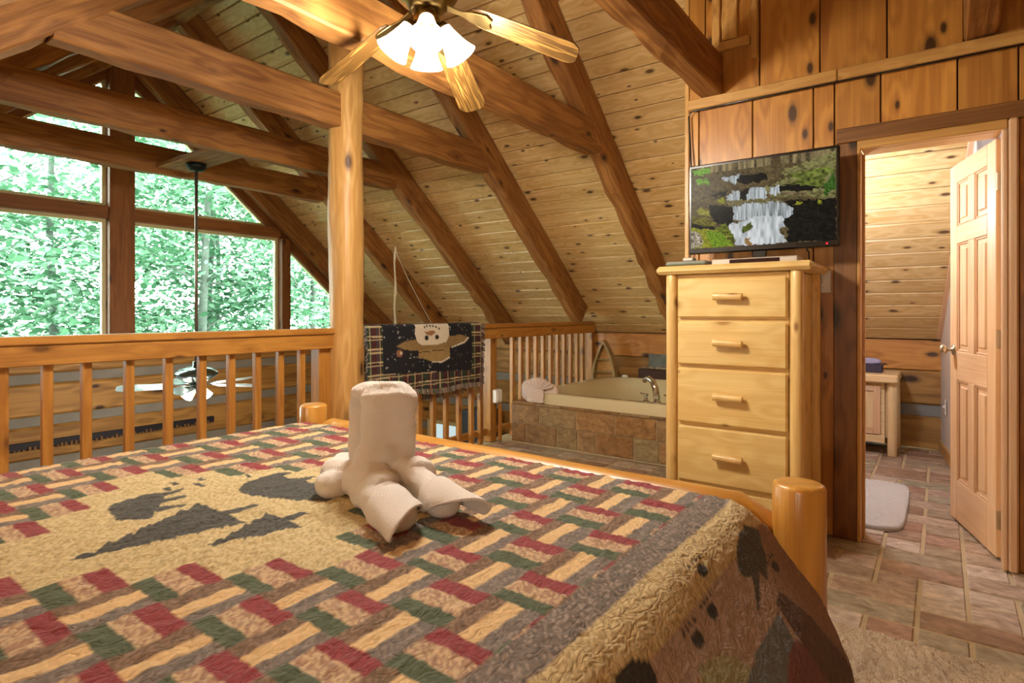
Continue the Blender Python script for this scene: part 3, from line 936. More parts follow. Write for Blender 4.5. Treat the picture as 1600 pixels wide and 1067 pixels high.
# ---- quilt
QP = [(2.36, .20), (2.345, .45), (2.32, .62), (2.285, .685), (2.21, .708), (1.9, .712), (1.35, .716), (.8, .712), (.42, .71), (.38, .70), (.32, .625), (.22, .51), (.14, .36), (.10, .2), (.085, .06)]
def quilt():
    P = np.array(QP); seg = np.hypot(*np.diff(P, axis=0).T); s = np.concatenate([[0], np.cumsum(seg)])
    sv = np.linspace(0, s[-1], int(s[-1]/.0056))
    # gentle rounding of the profile
    yy = np.interp(sv, s, P[:, 0]); zz = np.interp(sv, s, P[:, 1])
    ker = np.hanning(17); ker /= ker.sum()
    pad = lambda a: np.convolve(np.pad(a, 8, 'edge'), ker, 'valid')
    yy, zz = pad(yy), pad(zz)
    s42 = s[8]
    xs = np.concatenate([np.arange(-.50, .16, .02), np.arange(.16, 1.505, .0056), np.array([1.515, 1.524, 1.531, 1.536, 1.54, 1.543])])
    X, SV = np.meshgrid(xs, sv, indexing='ij')
    Y = np.tile(yy, (len(xs), 1)); Z = np.tile(zz, (len(xs), 1))
    drape = np.clip((SV-s42)/.10, 0, 1)
    dfar = np.clip((.66-Z)/.1, 0, 1)*(Y > 1)
    top = 1-np.maximum(drape, dfar)
    tuck = np.interp(X, [1.50, 1.524, 1.54, 1.543], [0, .02, .07, .14])
    Z = Z - tuck*top
    # hanging folds
    dd = SV-s42
    Y = Y - np.where(dd > 0, np.clip(dd/.5, 0, 1)*(.018*np.sin(X*7+.6)+.010*np.sin(X*15+1)), 0)
    X = X - np.where(dd > 0, np.clip((X-1.3)/.2, 0, 1)*np.clip(dd/.3, 0, 1)*.012*np.sin(dd*14), 0)
    # slow unevenness and quilted puckers
    Z = Z + top*(.008*vnoise(X*3, Y*3, 1)-.004)
    pk = vnoise(X*34+3*vnoise(X*8, SV*8, 21), SV*62+3*vnoise(X*9, SV*9, 22), 2)
    pk2 = vnoise(X*70, SV*95, 6)
    h = .0055*np.abs(pk-.5)*2 + .0006*pk2
    Z = Z + h*(.15+.85*top); Y = Y - h*(1-top)*.3
    # ---------------- woven pattern
    yp = np.where(SV <= s42, Y, .42-(SV-s42))
    bxm = np.interp(X, [-.6, .185, .29, .40, .51, .615, .735, .85, .975, 1.10, 1.23, 1.36, 1.485, 1.61], [-9.2, -2, -1, 0, 1, 2, 3, 4, 5, 6, 7, 8, 9, 10])
    bym = np.interp(yp, [.335, .44, .545, .65, .75, .845, .95, 1.06, 1.17, 1.265, 1.36, 1.46, 1.555, 1.672, 1.794, 1.92, 2.05, 2.18, 2.31],
                    [-2, -1, 0, 1, 2, 3, 4, 5, 6, 7, 8, 9, 10, 11, 12, 13, 14, 15, 16])
    # red strip sits on the integer positions and is the last third of its cell
    fx = bxm+.8333; kx = np.floor(fx); fx = fx-kx
    cy = np.floor(bym+.5); fy = bym+.5-cy
    A = ((kx+cy) % 2 == 0)
    n1 = rng.random(X.shape); n2 = vnoise(X*190, SV*190, 31); n3 = vnoise(X*120, SV*260, 32)
    def tint(c, amt): return np.array(lin(c))*(1-amt+2*amt*n1)[..., None]
    red, green, tan = tint('88343a', .16), tint('4c5842', .16), tint('d8b684', .10)
    nf = rng.random(X.shape)
    brown = np.where((nf > .55)[..., None], tint('866a56', .12), tint('6e5642', .12))
    char = np.where((nf > .72)[..., None], tint('887c72', .1), tint('706660', .1))
    speck = np.where((nf > .5)[..., None], tint('c6aa86', .12), tint('a4826a', .12))
    q = fx[..., None]
    cA = np.where(q < 1/3, green, np.where(q < 2/3, speck, red))
    q = fy[..., None]
    cB = np.where(q < 1/3, char, np.where(q < 2/3, tan, brown))
    col = np.where(A[..., None], cA, cB)
    # centre panel
    sm, df = kx+cy, cy-kx
    pan = (sm > 6) & (sm < 16) & (df > 0) & (df < 10)
    wv = (np.sin(X*900) > 0)
    beige = np.where((nf > .4)[..., None], tint('cdba8c', .08), tint('b39e70', .08))
    col = np.where(pan[..., None], beige, col)
    dark = np.where((nf > .5)[..., None], tint('4e4e4a', .1), tint('3c3d3b', .1))
    def put(poly, c): 
        mm = in_poly(X, yp, poly) & (SV < s42)
        col[mm] = c[mm]
    def tree(ax, ay, bx_, y0, y1, tx, n):
        L = [(ax, ay)]; R = [(ax, ay)]
        for i in range(1, n+1):
            f = i/n; xx = ax+(bx_-ax)*f
            L += [(xx, ay+(y1-ay)*f)]; R += [(xx, ay+(y0-ay)*f)]
            if i < n: L += [(xx+.004, ay+(y1-ay)*(f-.75/n))]; R += [(xx+.004, ay+(y0-ay)*(f-.75/n))]
        put(L+R[::-1], dark)
        yc = ay+.01; put([(bx_-.01, yc-.014), (tx, yc-.010), (tx, yc+.012), (bx_-.01, yc+.014)], dark)
    tree(.384, 1.303, .687, 1.218, 1.444, .765, 7)
    tree(.573, 1.163, .752, 1.104, 1.251, .808, 5)
    put([(.546, 1.571), (.535, 1.50), (.527, 1.467), (.55, 1.445), (.578, 1.418), (.592, 1.44), (.60, 1.46), (.665, 1.443), (.672, 1.462), (.625, 1.49), (.640, 1.515), (.699, 1.512), (.702, 1.535), (.66, 1.545), (.670, 1.57), (.722, 1.578), (.728, 1.600), (.67, 1.607), (.64, 1.612), (.602, 1.618), (.565, 1.60)], dark)
    put([(.807, 1.47), (.835, 1.50), (.868, 1.521), (.91, 1.528), (.958, 1.535), (.985, 1.512), (.978, 1.495), (.945, 1.49), (.95, 1.44), (.992, 1.42), (.99, 1.398), (.955, 1.395), (.955, 1.35), (1.01, 1.335), (1.01, 1.315), (.945, 1.31), (.925, 1.27), (.905, 1.215), (.885, 1.20), (.862, 1.235), (.842, 1.268), (.815, 1.33), (.795, 1.392), (.797, 1.44)], dark)
    for (x, y) in ((.77, 1.60), (.80, 1.655), (.735, 1.67), (.70, 1.625), (.895, 1.575), (1.06, 1.45)):
        put([(x-.008, y-.02), (x+.008, y-.018), (x+.010, y+.018), (x-.006, y+.022)], dark)
    # tweed border, tan strip, pictorial side
    tw = np.where((nf > .78)[..., None], tint('94857a', .1), np.where((nf > .4)[..., None], tint('74675e', .1), tint('665c55', .1)))
    tmask = (yp < .487) | (X > 1.502) | (yp > 2.21)
    col = np.where(tmask[..., None], tw, col)
    tb = np.where((nf > .5)[..., None], tint('ccb688', .06), tint('b29a6c', .06))
    col = np.where((yp < .42)[..., None], tb, col)
    D = SV-s42
    side = D > .09
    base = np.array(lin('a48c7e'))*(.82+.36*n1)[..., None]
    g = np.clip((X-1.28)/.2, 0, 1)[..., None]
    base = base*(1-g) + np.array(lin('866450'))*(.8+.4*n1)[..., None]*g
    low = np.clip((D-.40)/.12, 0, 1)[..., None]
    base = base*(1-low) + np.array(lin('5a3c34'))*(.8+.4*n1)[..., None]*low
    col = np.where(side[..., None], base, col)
    def dput(poly, c, amt=.15, any_=False):
        mm = in_poly(X, D, poly) & ((D > .09) | any_) & (D > 0)
        col[mm] = np.array(lin(c))*(1-amt+2*amt*n1[mm])[:, None]
    dput([(.925, .145), (.993, .16), (1.036, .184), (1.058, .214), (1.013, .30), (.80, .30), (.86, .18)], '979472')
    dput([(1.283, .213), (1.264, .259), (1.163, .33), (1.05, .34), (1.013, .221), (1.084, .215), (1.183, .213)], '646a70')
    dput([(1.272, .262), (1.293, .294), (1.314, .40), (1.05, .40), (1.105, .30), (1.181, .266)], '703f42')
    dput([(1.30, .20), (1.36, .20), (1.53, .42), (1.53, .60), (1.33, .60), (1.31, .37), (1.285, .28)], '553a30')
    dput([(1.419, .062), (1.479, .093), (1.421, .144), (1.338, .169), (1.336, .153), (1.329, .145), (1.238, .175), (1.206, .178), (1.286, .138), (1.254, .124), (1.243, .108), (1.293, .083), (1.353, .068)], '3f3f3d', .1, True)
    for (x, d_) in ((1.432, .172), (1.064, .116), (.965, .121), (1.117, .06), (.76, .10)):
        rx, ry = (.02, .013) if x != .76 else (.06, .03)
        dput([(x+rx*math.cos(a), d_+ry*math.sin(a)) for a in np.linspace(0, 6.28, 14)[:-1]], '2c2825', .1, True)
        if x != .76:
            for kk in range(4): dput([(x-.028+.018*kk+.006*math.cos(a), d_-.021+.004*math.sin(a)) for a in np.linspace(0, 6.28, 8)[:-1]], '2c2825', .1, True)
    me = grid_mesh('quilt', np.stack([X, Y, Z], -1)[:, ::-1])
    set_vcol(me, col[:, ::-1].reshape(-1, 3))
    qm = vcol_mat('quilt_cloth', .95, ((150, 170, 170), .22, .004), sheen=.1)
    nt = qm.node_tree; L = nt.links; fine = [n for n in nt.nodes if n.type == 'BUMP'][0]
    tc = N(nt, 'ShaderNodeTexCoord'); mp = N(nt, 'ShaderNodeMapping'); mp.inputs['Scale'].default_value = (36, 58, 58)
    L.new(tc.outputs['Object'], mp.inputs[0])
    nz = N(nt, 'ShaderNodeTexNoise'); nz.inputs['Scale'].default_value = 1; nz.inputs['Detail'].default_value = 1; nz.inputs['Distortion'].default_value = .8
    L.new(mp.outputs[0], nz.inputs['Vector'])
    rid = math_n(nt, 'POWER', math_n(nt, 'MULTIPLY', math_n(nt, 'ABSOLUTE', math_n(nt, 'SUBTRACT', nz.outputs['Fac'], .5)), 5.0, True), .5)
    bq = N(nt, 'ShaderNodeBump'); bq.inputs['Strength'].default_value = .38; bq.inputs['Distance'].default_value = .010
    L.new(rid, bq.inputs['Height']); L.new(bq.outputs[0], fine.inputs['Normal'])
    o = mk('quilt', me, qm, None)
    md = o.modifiers.new('s', 'SOLIDIFY'); md.thickness = .008; md.offset = -1
    tag(o, 'patchwork quilt with bears, pine trees and red green blocks on the bed', 'quilt')
quilt()

# ---- towel figure on the bed
M_TOWEL = plain('terry_towel', 'f8f0ea', .95, bump=(380, .7))
def blob(parts, name, voxel=.006, smooth=8, parent=None, mat=M_TOWEL, wr=((.045, .010), (.012, .004))):
    """fused soft cloth form from ellipsoids / capsules: (p, radii, rotz, tilt)"""
    bm = bmesh.new()
    for p, r, rz, ry in parts:
        q = bmesh.ops.create_icosphere(bm, subdivisions=4, radius=1.0)
        M = Matrix.Translation(Vector(p)) @ Matrix.Rotation(rz, 4, 'Z') @ Matrix.Rotation(ry, 4, 'Y')
        e = 2.6 if len(r) == 3 else r[3]
        for v in q['verts']:
            c = v.co
            nrm = (abs(c.x)**e+abs(c.y)**e+abs(c.z)**e)**(1/e)
            v.co = M @ Vector((c.x/nrm*r[0], c.y/nrm*r[1], c.z/nrm*r[2]))
    o = mk(name, bm_mesh(name, bm, True), mat, parent)
    a = o.modifiers.new('r', 'REMESH'); a.mode = 'VOXEL'; a.voxel_size = voxel; a.use_smooth_shade = True
    b = o.modifiers.new('s', 'SMOOTH'); b.iterations = smooth; b.factor = .6
    for sz, st in wr:
        tx = bpy.data.textures.new('cloth_folds', 'CLOUDS'); tx.noise_scale = sz
        d = o.modifiers.new('d', 'DISPLACE'); d.texture = tx; d.strength = st; d.mid_level = .5; d.texture_coords = 'GLOBAL'
    return o
zt = .715
tw = thing('towel_figure', 'cream towels folded into a standing animal on the quilt', 'towel figure', (1.0, 1.12, zt))
VA = math.atan2(1.165, 1.03)          # azimuth from the camera
sx, sy = math.sin(VA), -math.cos(VA)  # screen right
fx_, fy_ = math.cos(VA), math.sin(VA)
def T(r, f, z): return (1.02+sx*r+fx_*f, 1.155+sy*r+fy_*f, zt+z)
blob([(T(.012, 0, .158), (.042, .069, .128, 4.0), VA, .03),
      (T(.014, -.006, .238), (.052, .072, .036, 2.6), VA, 0),
      (T(.002, -.002, .070), (.060, .078, .075, 2.8), VA, 0),
      (T(-.012, -.01, .040), (.082, .095, .045, 2.4), VA, 0),
      ], 'body', .0045, 8, tw)
blob([(T(-.034, .050, .140), (.020, .056, .130, 3.6), VA, .06), (T(-.024, .042, .256), (.044, .060, .024, 2.3), VA, -.12), (T(-.040, .055, .03), (.05, .08, .04, 2.5), VA, 0)], 'back_fold', .0045, 7, tw)
blob([(T(-.112, .055, .040), (.058, .046, .040, 2.3), VA+.5, 0), (T(-.126, -.005, .030), (.044, .044, .032, 2.3), VA+.3, 0), (T(-.100, .10, .045), (.045, .04, .040, 2.3), VA, 0)], 'left_bundle', .0045, 7, tw)
def lerp3(a, b, n): return [tuple(a[i]+(b[i]-a[i])*k/(n-1) for i in range(3)) for k in range(n)]
def leg(name, pts, rad, tip):
    parts = [(p, (r[0], r[0], r[1], 2.4), 0, 0) for p, r in zip(pts, rad)]
    return blob(parts+tip, name, .005, 5, tw)
A1 = math.atan2(-fy_*.185+sy*.085, -fx_*.185+sx*.085)
leg('front_leg', lerp3(T(-.045, -.06, .045), T(.026, -.265, .034), 11), [(.043+.004*math.sin(k*1.3), .046-.001*k) for k in range(11)],
    [])
A2 = math.atan2(-fy_*.145+sy*.105, -fx_*.145+sx*.105)
leg('front_leg', lerp3(T(.045, -.03, .056), T(.130, -.205, .032), 11), [(.038+.003*math.sin(k*1.5), .048-.0014*k) for k in range(11)],
    [])
def flap(p, q, rh, rv, tip, name, skew):
    """loose towel corner folded over the end of a leg"""
    a, b = Vector(p), Vector(q); ax = (b-a).normalized(); side = Vector((0, 0, 1)).cross(ax).normalized(); L = (b-a).length
    n, mth = 22, 30; P = np.zeros((n, mth, 3))
    for j in range(mth):
        ph = math.radians(-112+224*j/(mth-1))
        Lj = L+tip*math.cos(ph*.75+skew)
        for i in range(n):
            f = i/(n-1); c = a+ax*(Lj*f)
            w = 1+.03*f+.05*math.sin(f*7+ph*2.5)*f
            v = c+side*(rh*w*math.sin(ph))+Vector((0, 0, 1))*(rv*(w-.35*f)*math.cos(ph))
            P[i, j] = (v.x, v.y, max(v.z, zt+.004))
    o = mk(name, grid_mesh(name, P), M_TOWEL, tw)
    md = o.modifiers.new('s', 'SOLIDIFY'); md.thickness = .006; md.offset = 1
    return o
flap(T(.012, -.235, .036), T(.040, -.300, .030), .049, .046, .060, 'towel_flap', .9)
flap(T(.118, -.185, .036), T(.150, -.235, .030), .047, .044, .075, 'towel_flap', -.7)
def wrap(p, q, rh, rv, name, tilt):
    """a towel layer wound round a leg: closed band lying on it"""
    parts = []
    a, b = Vector(p), Vector(q); ax = (b-a).normalized(); az = math.atan2(ax.y, ax.x)
    for k in range(5):
        c = a.lerp(b, k/4); parts.append((c, (.016, rh*(1+.04*math.sin(k)), rv, 2.6), az+tilt, 0))
    return blob(parts, name, .005, 4, tw)
wrap(T(-.040, -.055, .044), T(-.020, -.10, .043), .058, .052, 'towel_wrap', .35)
wrap(T(-.012, -.125, .041), T(.004, -.155, .040), .054, .050, 'towel_wrap', .45)
wrap(T(.06, -.05, .052), T(.085, -.085, .048), .050, .052, 'towel_wrap', -.3)
# ================================================================== DRESSER
t = thing('dresser', 'tall pale pine log dresser with four drawers under the television', 'dresser', (3.25, .86, 0))
DX, DB = 3.045, 3.46
bx('case', (DX+.012, .585, .20), (DB, 1.142, 1.376), M_DRES, t, .004, grain=1)
bx('side_panel', (DX+.03, .548, .18), (DB-.03, .588, 1.375), M_DRES, t, .004, grain=2)
bx('side_panel', (DX+.03, 1.140, .18), (DB-.03, 1.178, 1.375), M_DRES, t, .004, grain=2)
bx('top', (3.005, .475, 1.378), (3.485, 1.242, 1.422), M_DRES, t, .016)
for i, (x, y) in enumerate(((DX+.012, .553), (DX+.012, 1.168), (DB-.02, .538), (DB-.02, 1.175))):
    log('corner_log', (x, y, 0.0), (x, y, 1.378), .031, M_DLOG, t, .030, seed=i+3, amp=.0015, n=20, end=.004)
bx('apron', (DX+.005, .585, .12), (DX+.03, 1.14, .262), M_DRES, t, .004)
for i, (z0, z1) in enumerate(((1.148, 1.352), (.902, 1.128), (.598, .884), (.292, .580))):
    c = Vector((DX, .860, (z0+z1)/2))
    m, L = frame_mat((DX, .590, c.z), (DX, 1.130, c.z), (-1, 0, 0))
    d = mk('drawer', box_mesh(L, z1-z0, .028, .009, M_DRES), M_DRES, t, m)
    zc = (z0+z1)/2+.005
    log('handle', (DX-.040, .79, zc-.002), (DX-.040, .935, zc+.002), .0185, M_DLOG, d, .0185, seed=i, amp=.001, n=18, end=.003)
    for y in (.82, .905):
        log('handle_stem', (DX-.03, y, zc), (DX-.008, y, zc), .007, M_DLOG, d, seed=i, n=8, end=.001, amp=0)

# ================================================================== TELEVISION
t = thing('television', 'flat black television showing a woodland waterfall, on the dresser', 'television', (3.31, .78, 1.422))
TX = 3.285; ty0, ty1, tz0, tz1 = .402, 1.158, 1.505, 2.006
bx('housing', (TX, ty0, tz0), (TX+.035, ty1, tz1), M_BLACK, t, .006)
bx('back_shell', (TX+.034, ty0+.12, tz0+.05), (TX+.075, ty1-.12, tz1-.12), M_BLACK, t, .015)
def tv_screen():
    na, nb = 300, 200
    a, b = np.meshgrid(np.linspace(0, 1, na), np.linspace(0, 1, nb), indexing='ij')
    x = 60+1200*a; top = 250-180*a; bot = 905-65*a; y = top+(bot-top)*b
    n1 = rng.random(x.shape); nA = vnoise(x/22, y/16, 41); nB = vnoise(x/70, y/40, 42); nC = vnoise(x/9, y/7, 43); st = vnoise(x/7, y/90, 44)
    def mixv(c0, c1, f): return np.array(lin(c0))*(1-f)[..., None]+np.array(lin(c1))*f[..., None]
    col = mixv('2a2418', '7d6a45', np.clip(.2+.5*nA+.5*(nC-.5), 0, 1))
    def rg(mask, c): 
        col[mask] = c[mask]
    tl = y < 300-150*a
    trunks = mixv('2b2418', 'a89468', np.clip(vnoise(x/16, y/300, 45)*1.1+.3*(nC-.5), 0, 1))
    rg(tl, trunks)
    rg(tl & (((x > 760) & (x < 830)) | ((x > 905) & (x < 928)) | ((x > 625) & (x < 640))), mixv('2e2518', '6a5738', nC))
    jx, jy = 26*(vnoise(x/30, y/22, 48)-.5)+10*(nC-.5), 26*(nA-.5)+10*(vnoise(x/9, y/7, 49)-.5)
    def P(poly, c): rg(in_poly(x+jx, y+jy, poly), c)
    P([(840, 260), (1000, 200), (1260, 90), (1260, 500), (1000, 470), (760, 480), (700, 400), (880, 330)], mixv('3a3018', '94905a', np.clip(nA*.8+nC*.5-.1, 0, 1)))
    P([(880, 380), (1000, 320), (1180, 300), (1170, 390), (1000, 420), (900, 410)], mixv('241e10', '7d8a3a', np.clip(nA, 0, 1)))
    P([(900, 280), (1200, 230), (1250, 250), (1200, 290), (950, 330)], mixv('343016', '8a9a42', nA))
    P([(1160, 400), (1250, 260), (1258, 400), (1180, 470)], mixv('1c2a12', '4c7a2c', nC))
    P([(75, 260), (250, 240), (240, 290), (100, 300)], mixv('4c7a20', '8abf3a', nC))
    P([(90, 330), (200, 330), (250, 370), (130, 380)], mixv('4a7a20', '86b83a', nC))
    black = mixv('0b0a08', '2c2720', np.clip(nA*nC, 0, 1))
    for poly in ([(460, 300), (720, 272), (730, 330), (560, 362), (470, 358)], [(250, 455), (400, 418), (390, 470), (260, 470)], [(500, 425), (590, 400), (570, 492), (500, 497)],
                 [(235, 540), (440, 560), (450, 690), (300, 690), (240, 640)], [(860, 505), (1260, 490), (1265, 845), (880, 855), (900, 730), (850, 640), (930, 560)], [(830, 380), (900, 370), (1190, 400), (1000, 432), (840, 430)],
                 [(60, 690), (300, 730), (280, 750), (60, 735)], [(280, 690), (440, 680), (450, 760), (400, 720)]): P(poly, black)
    P([(380, 512), (560, 492), (750, 486), (860, 500), (840, 520), (560, 528), (430, 550)], mixv('4c432a', '8d8258', nC))
    wat = mixv('3c4244', 'cfd6d8', np.clip(.15+.95*st+.3*(n1-.5), 0, 1)); soft = mixv('7c8486', 'e6eaec', np.clip(.2+.8*vnoise(x/18, y/60, 46), 0, 1))
    for poly in ([(348, 305), (520, 288), (500, 300), (470, 362), (430, 362), (410, 340), (370, 350)], [(385, 462), (500, 412), (500, 500), (385, 506)], [(565, 440), (600, 396), (720, 394), (722, 485), (565, 492)], [(750, 388), (832, 378), (832, 440), (750, 468)],
                 [(440, 560), (560, 528), (840, 515), (935, 560), (925, 630), (860, 650), (700, 640), (500, 672), (450, 660)]): P(poly, wat)
    P([(398, 705), (500, 680), (700, 622), (850, 632), (880, 720), (830, 740), (890, 850), (600, 875), (470, 880), (450, 790), (410, 770)], soft)
    P([(520, 725), (600, 683), (608, 722), (560, 770), (525, 770)], mixv('1c1a10', '6d7a2a', nC))
    P([(540, 800), (575, 810), (605, 875), (560, 880)], mixv('7a5a30', 'b08a50', nC))
    moss = mixv('55530f', 'a8a834', np.clip(nA*.7+nC*.4, 0, 1)); moss2 = mixv('4a5a10', '8ab02c', nC)
    P([(58, 735), (150, 738), (300, 760), (400, 815), (462, 885), (58, 908)], moss)
    P([(200, 760), (330, 770), (450, 870), (260, 895)], moss2)
    P([(58, 770), (120, 760), (180, 830), (170, 890), (58, 905)], mixv('5a4a30', 'd8cbb4', np.clip(nC*1.3-.2, 0, 1)))
    P([(75, 640), (180, 640), (290, 690), (270, 725), (80, 700)], mixv('3a3412', '8c8230', nA))
    P([(100, 600), (150, 570), (240, 600), (240, 635), (180, 630)], mixv('4a4414', 'b0a844', nC))
    P([(280, 735), (380, 700), (410, 760), (465, 830), (440, 850), (380, 790), (290, 755)], mixv('3a3c10', '7d8a26', nA))
    P([(308, 505), (340, 478), (382, 500), (376, 535), (320, 535)], mixv('5a5a12', 'a8a832', nC))
    P([(940, 540), (1000, 505), (1010, 520), (960, 552)], moss); P([(1120, 500), (1170, 520), (1160, 535), (1130, 530)], moss)
    P([(830, 440), (1040, 438), (1030, 458), (840, 460)], mixv('4a3a2a', '8a7458', nA))
    ym, zm = ty1-.014-(ty1-ty0-.028)*a, tz1-.016-(tz1-tz0-.046)*b
    me = grid_mesh('screen', np.stack([np.full_like(a, TX-.0015), ym, zm], -1), False)
    set_vcol(me, col.reshape(-1, 3))
    m, nt, p = new_mat('tv_picture')
    v = N(nt, 'ShaderNodeVertexColor'); v.layer_name = 'Col'
    p.inputs['Base Color'].default_value = (.003, .003, .003, 1); p.inputs['Roughness'].default_value = .3; p.inputs['Specular IOR Level'].default_value = .04
    nt.links.new(v.outputs[0], p.inputs['Emission Color']); p.inputs['Emission Strength'].default_value = TV_EMIT
    tag(mk('screen', me, m, t), 'lit screen with a waterfall over mossy rocks')
TV_EMIT = .62
tv_screen()
tag(mk('power_light', lathe_mesh([(0, 0), (.004, 0), (.004, .003), (0, .004)], 10), plain('red_led', 'ff1020', .4, emit='ff1020', es=4), t,
       Matrix.Translation((TX-.001, ty0+.055, tz0+.016)) @ Matrix.Rotation(-PI/2, 4, 'Y')), 'red standby light')
bx('stand_neck', (TX+.01, .745, 1.432), (TX+.03, .815, 1.51), M_BLACK, t, .004)
bx('stand_foot', (TX-.06, .62, 1.4235), (TX+.10, .94, 1.434), M_BLACK, t, .004)

# disc player and router on the dresser top
M_SIL = plain('silver_plastic', 'c9bfb2', .35, .3)
t = thing('disc_player', 'slim silver disc player on the dresser in front of the television', 'disc player', (3.13, .74, 1.422))
bx('case', (3.085, .555, 1.4235), (3.215, .965, 1.452), M_SIL, t, .004)
bx('display', (3.0835, .635, 1.428), (3.087, .875, 1.447), plain('display_dark', '2a100c', .2), t, .001)
t = thing('receiver_box', 'low grey receiver box at the left end of the dresser top', 'receiver', (3.12, 1.09, 1.422))
bx('case', (3.05, .985, 1.4235), (3.21, 1.205, 1.449), plain('grey_box', '8b8a80', .4), t, .010)
bx('front_trim', (3.047, .99, 1.43), (3.052, 1.20, 1.437), plain('trim_green', '5c6a55', .4), t, .001)
tag(bx('remote_control', (3.07, 1.06, 1.4495), (3.13, 1.115, 1.468), M_SIL, None, .005), 'small silver remote lying on the grey receiver box', 'remote')
o = tube('cable', [(3.475, -1.0, 2.378), (3.465, .2, 2.378), (3.463, .8, 2.379), (3.465, 1.20, 2.379), (3.47, 1.222, 2.35), (3.475, 1.215, 2.2), (3.46, 1.20, 1.95), (3.47, 1.215, 1.7), (3.46, 1.21, 1.5), (3.43, 1.18, 1.43)], .005, M_BLACK, None, 6)
tag(o, 'black cable under the wall ledge running down beside the television', 'cable')
o = tube('power_cord', [(3.40, .62, 1.60), (3.47, .57, 1.50), (3.49, .56, 1.3), (3.49, .555, 1.0)], .004, M_BLACK, None, 6)
tag(o, 'thin black cord hanging behind the right side of the dresser', 'cord')
def plate(name, label, M, toggles=1, mat=M_PLATE):
    t = thing(name, label, 'switch plate', M.translation)
    q = box_mesh(.118, .074, .006, .003, mat); mk('cover', q, mat, t, M)
    mk('toggle', box_mesh(.022, .010, .016, .002, mat), mat, t, M @ Matrix.Translation((.004, 0, .009)) @ Matrix.Rotation(.3, 4, 'Y'))
    for s in (-1, 1): mk('screw', box_mesh(.006, .006, .002, .001, M_SATIN), M_SATIN, t, M @ Matrix.Translation((s*.03, 0, .0035)))
m, _ = frame_mat((3.497, .505, 1.28), (3.497, .505, 1.40), (-1, 0, 0))
plate('light_switch', 'white light switch beside the dresser on the board wall', m)

# ================================================================== TUB
t = thing('bathtub', 'cream soaking tub set in a brown tiled deck', 'bathtub', (5.2, 2.2, 0))
TY0, TY1, TFX = 1.27, 3.14, 4.28
mk('deck', multi_box_mesh([((TFX+.008, TY0, 0), (TFX+.12, TY1, .352)), ((TFX+.12, TY1-.14, 0), (6.13, TY1, .352)), ((6.0, TY0, 0), (6.13, TY1-.14, .352)), ((TFX+.12, TY0, 0), (6.0, TY0+.13, .352))]), M_GROUT, t)
rr = random.Random(8)
rows = [(.004, .012), (.018, .180), (.188, .350)]
seamsA = [3.138, 2.84, 2.47, 2.115, 1.76, 1.42, 1.275]; seamsB = [3.138, 2.985, 2.66, 2.455, 2.285, 1.95, 1.74, 1.45, 1.275]
for (z0, z1), se in zip(((.190, .346), (.020, .182)), (seamsA, seamsB)):
    for a, b in zip(se, se[1:]):
        m, L = frame_mat((TFX+.004, b+.005, (z0+z1)/2), (TFX+.004, a-.005, (z0+z1)/2), (-1, 0, 0))
        mk('tile', box_mesh(L, z1-z0, .014, .003, M_TUBT), M_TUBT, t, m)
for i in range(7):
    a = TY1-.002-i*.267; b = max(a-.263, TY0)
    bx('deck_tile', (TFX-.004, b, .352), (TFX+.12, a, .372), M_TUBT, t, .004)
for i in range(6):
    a = TFX+.125+i*.30; bx('deck_tile', (a, TY1-.13, .352), (min(a+.296, 6.13), TY1-.002, .372), M_TUBT, t, .004)
def ring(cx, cy, a, b, z, e, n=72):
    out = []
    for k in range(n):
        th = 2*PI*k/n; c, s = math.cos(th), math.sin(th)
        out.append((cx+a*math.copysign(abs(c)**(2/e), c), cy+b*math.copysign(abs(s)**(2/e), s), z))
    return out
prof = [(.02, .372, 7), (.02, .44, 7), (.012, .455, 7), (.0, .462, 7), (-.075, .462, 6), (-.09, .452, 5), (-.12, .38, 4.2), (-.17, .22, 3.6), (-.24, .12, 3.2), (-.36, .085, 3)]
vs, fs = [], []
n = 72; hx, hy = .835, .83
for off, z, e in prof: vs += ring(5.16, 2.20, hx+off, hy+off, z + (.0), e)
for i in range(len(prof)-1):
    for k in range(n):
        a = i*n+k; b = i*n+(k+1) % n; fs.append((a, b, b+n, a+n))
fs.append(tuple(range((len(prof)-1)*n, len(prof)*n)))
mk('basin', mesh_data('basin', vs, fs, True), plain('tub_acrylic', 'dccfa6', .18, coat=.5), t)
fb = Vector((4.39, 1.80, .462))
f = bpy.data.objects.new('faucet', lathe_mesh([(0, 0), (.034, 0), (.034, .008), (.022, .016), (.018, .05), (0, .05)], 20)); f.data.materials.append(M_CHROME); link(f, t, Matrix.Translation(fb))
tube('spout', [fb+Vector((.0, .0, .03)), fb+Vector((.005, .015, .11)), fb+Vector((.02, .045, .165)), fb+Vector((.04, .085, .185)), fb+Vector((.06, .12, .175)), fb+Vector((.065, .135, .155))], .017, M_CHROME, f, 14, [.027, .026, .024, .022, .020, .018])
for dy in (.095, -.10):
    q = mk('tap', lathe_mesh([(0, 0), (.028, 0), (.028, .008), (.014, .014), (.012, .045), (.02, .05), (.018, .065), (0, .068)], 16), M_CHROME, t, Matrix.Translation(fb+Vector((0.005, dy, 0))))
    tube('lever', [fb+Vector((.005, dy, .058)), fb+Vector((.02, dy+.05, .064))], .006, M_CHROME, q, 8)
tag(mk('jet_cap', lathe_mesh([(0, 0), (.035, 0), (.034, .016), (.02, .022), (0, .023)], 18), M_PLATE, t, Matrix.Translation((5.93, 2.80, .462))), 'white air control cap')

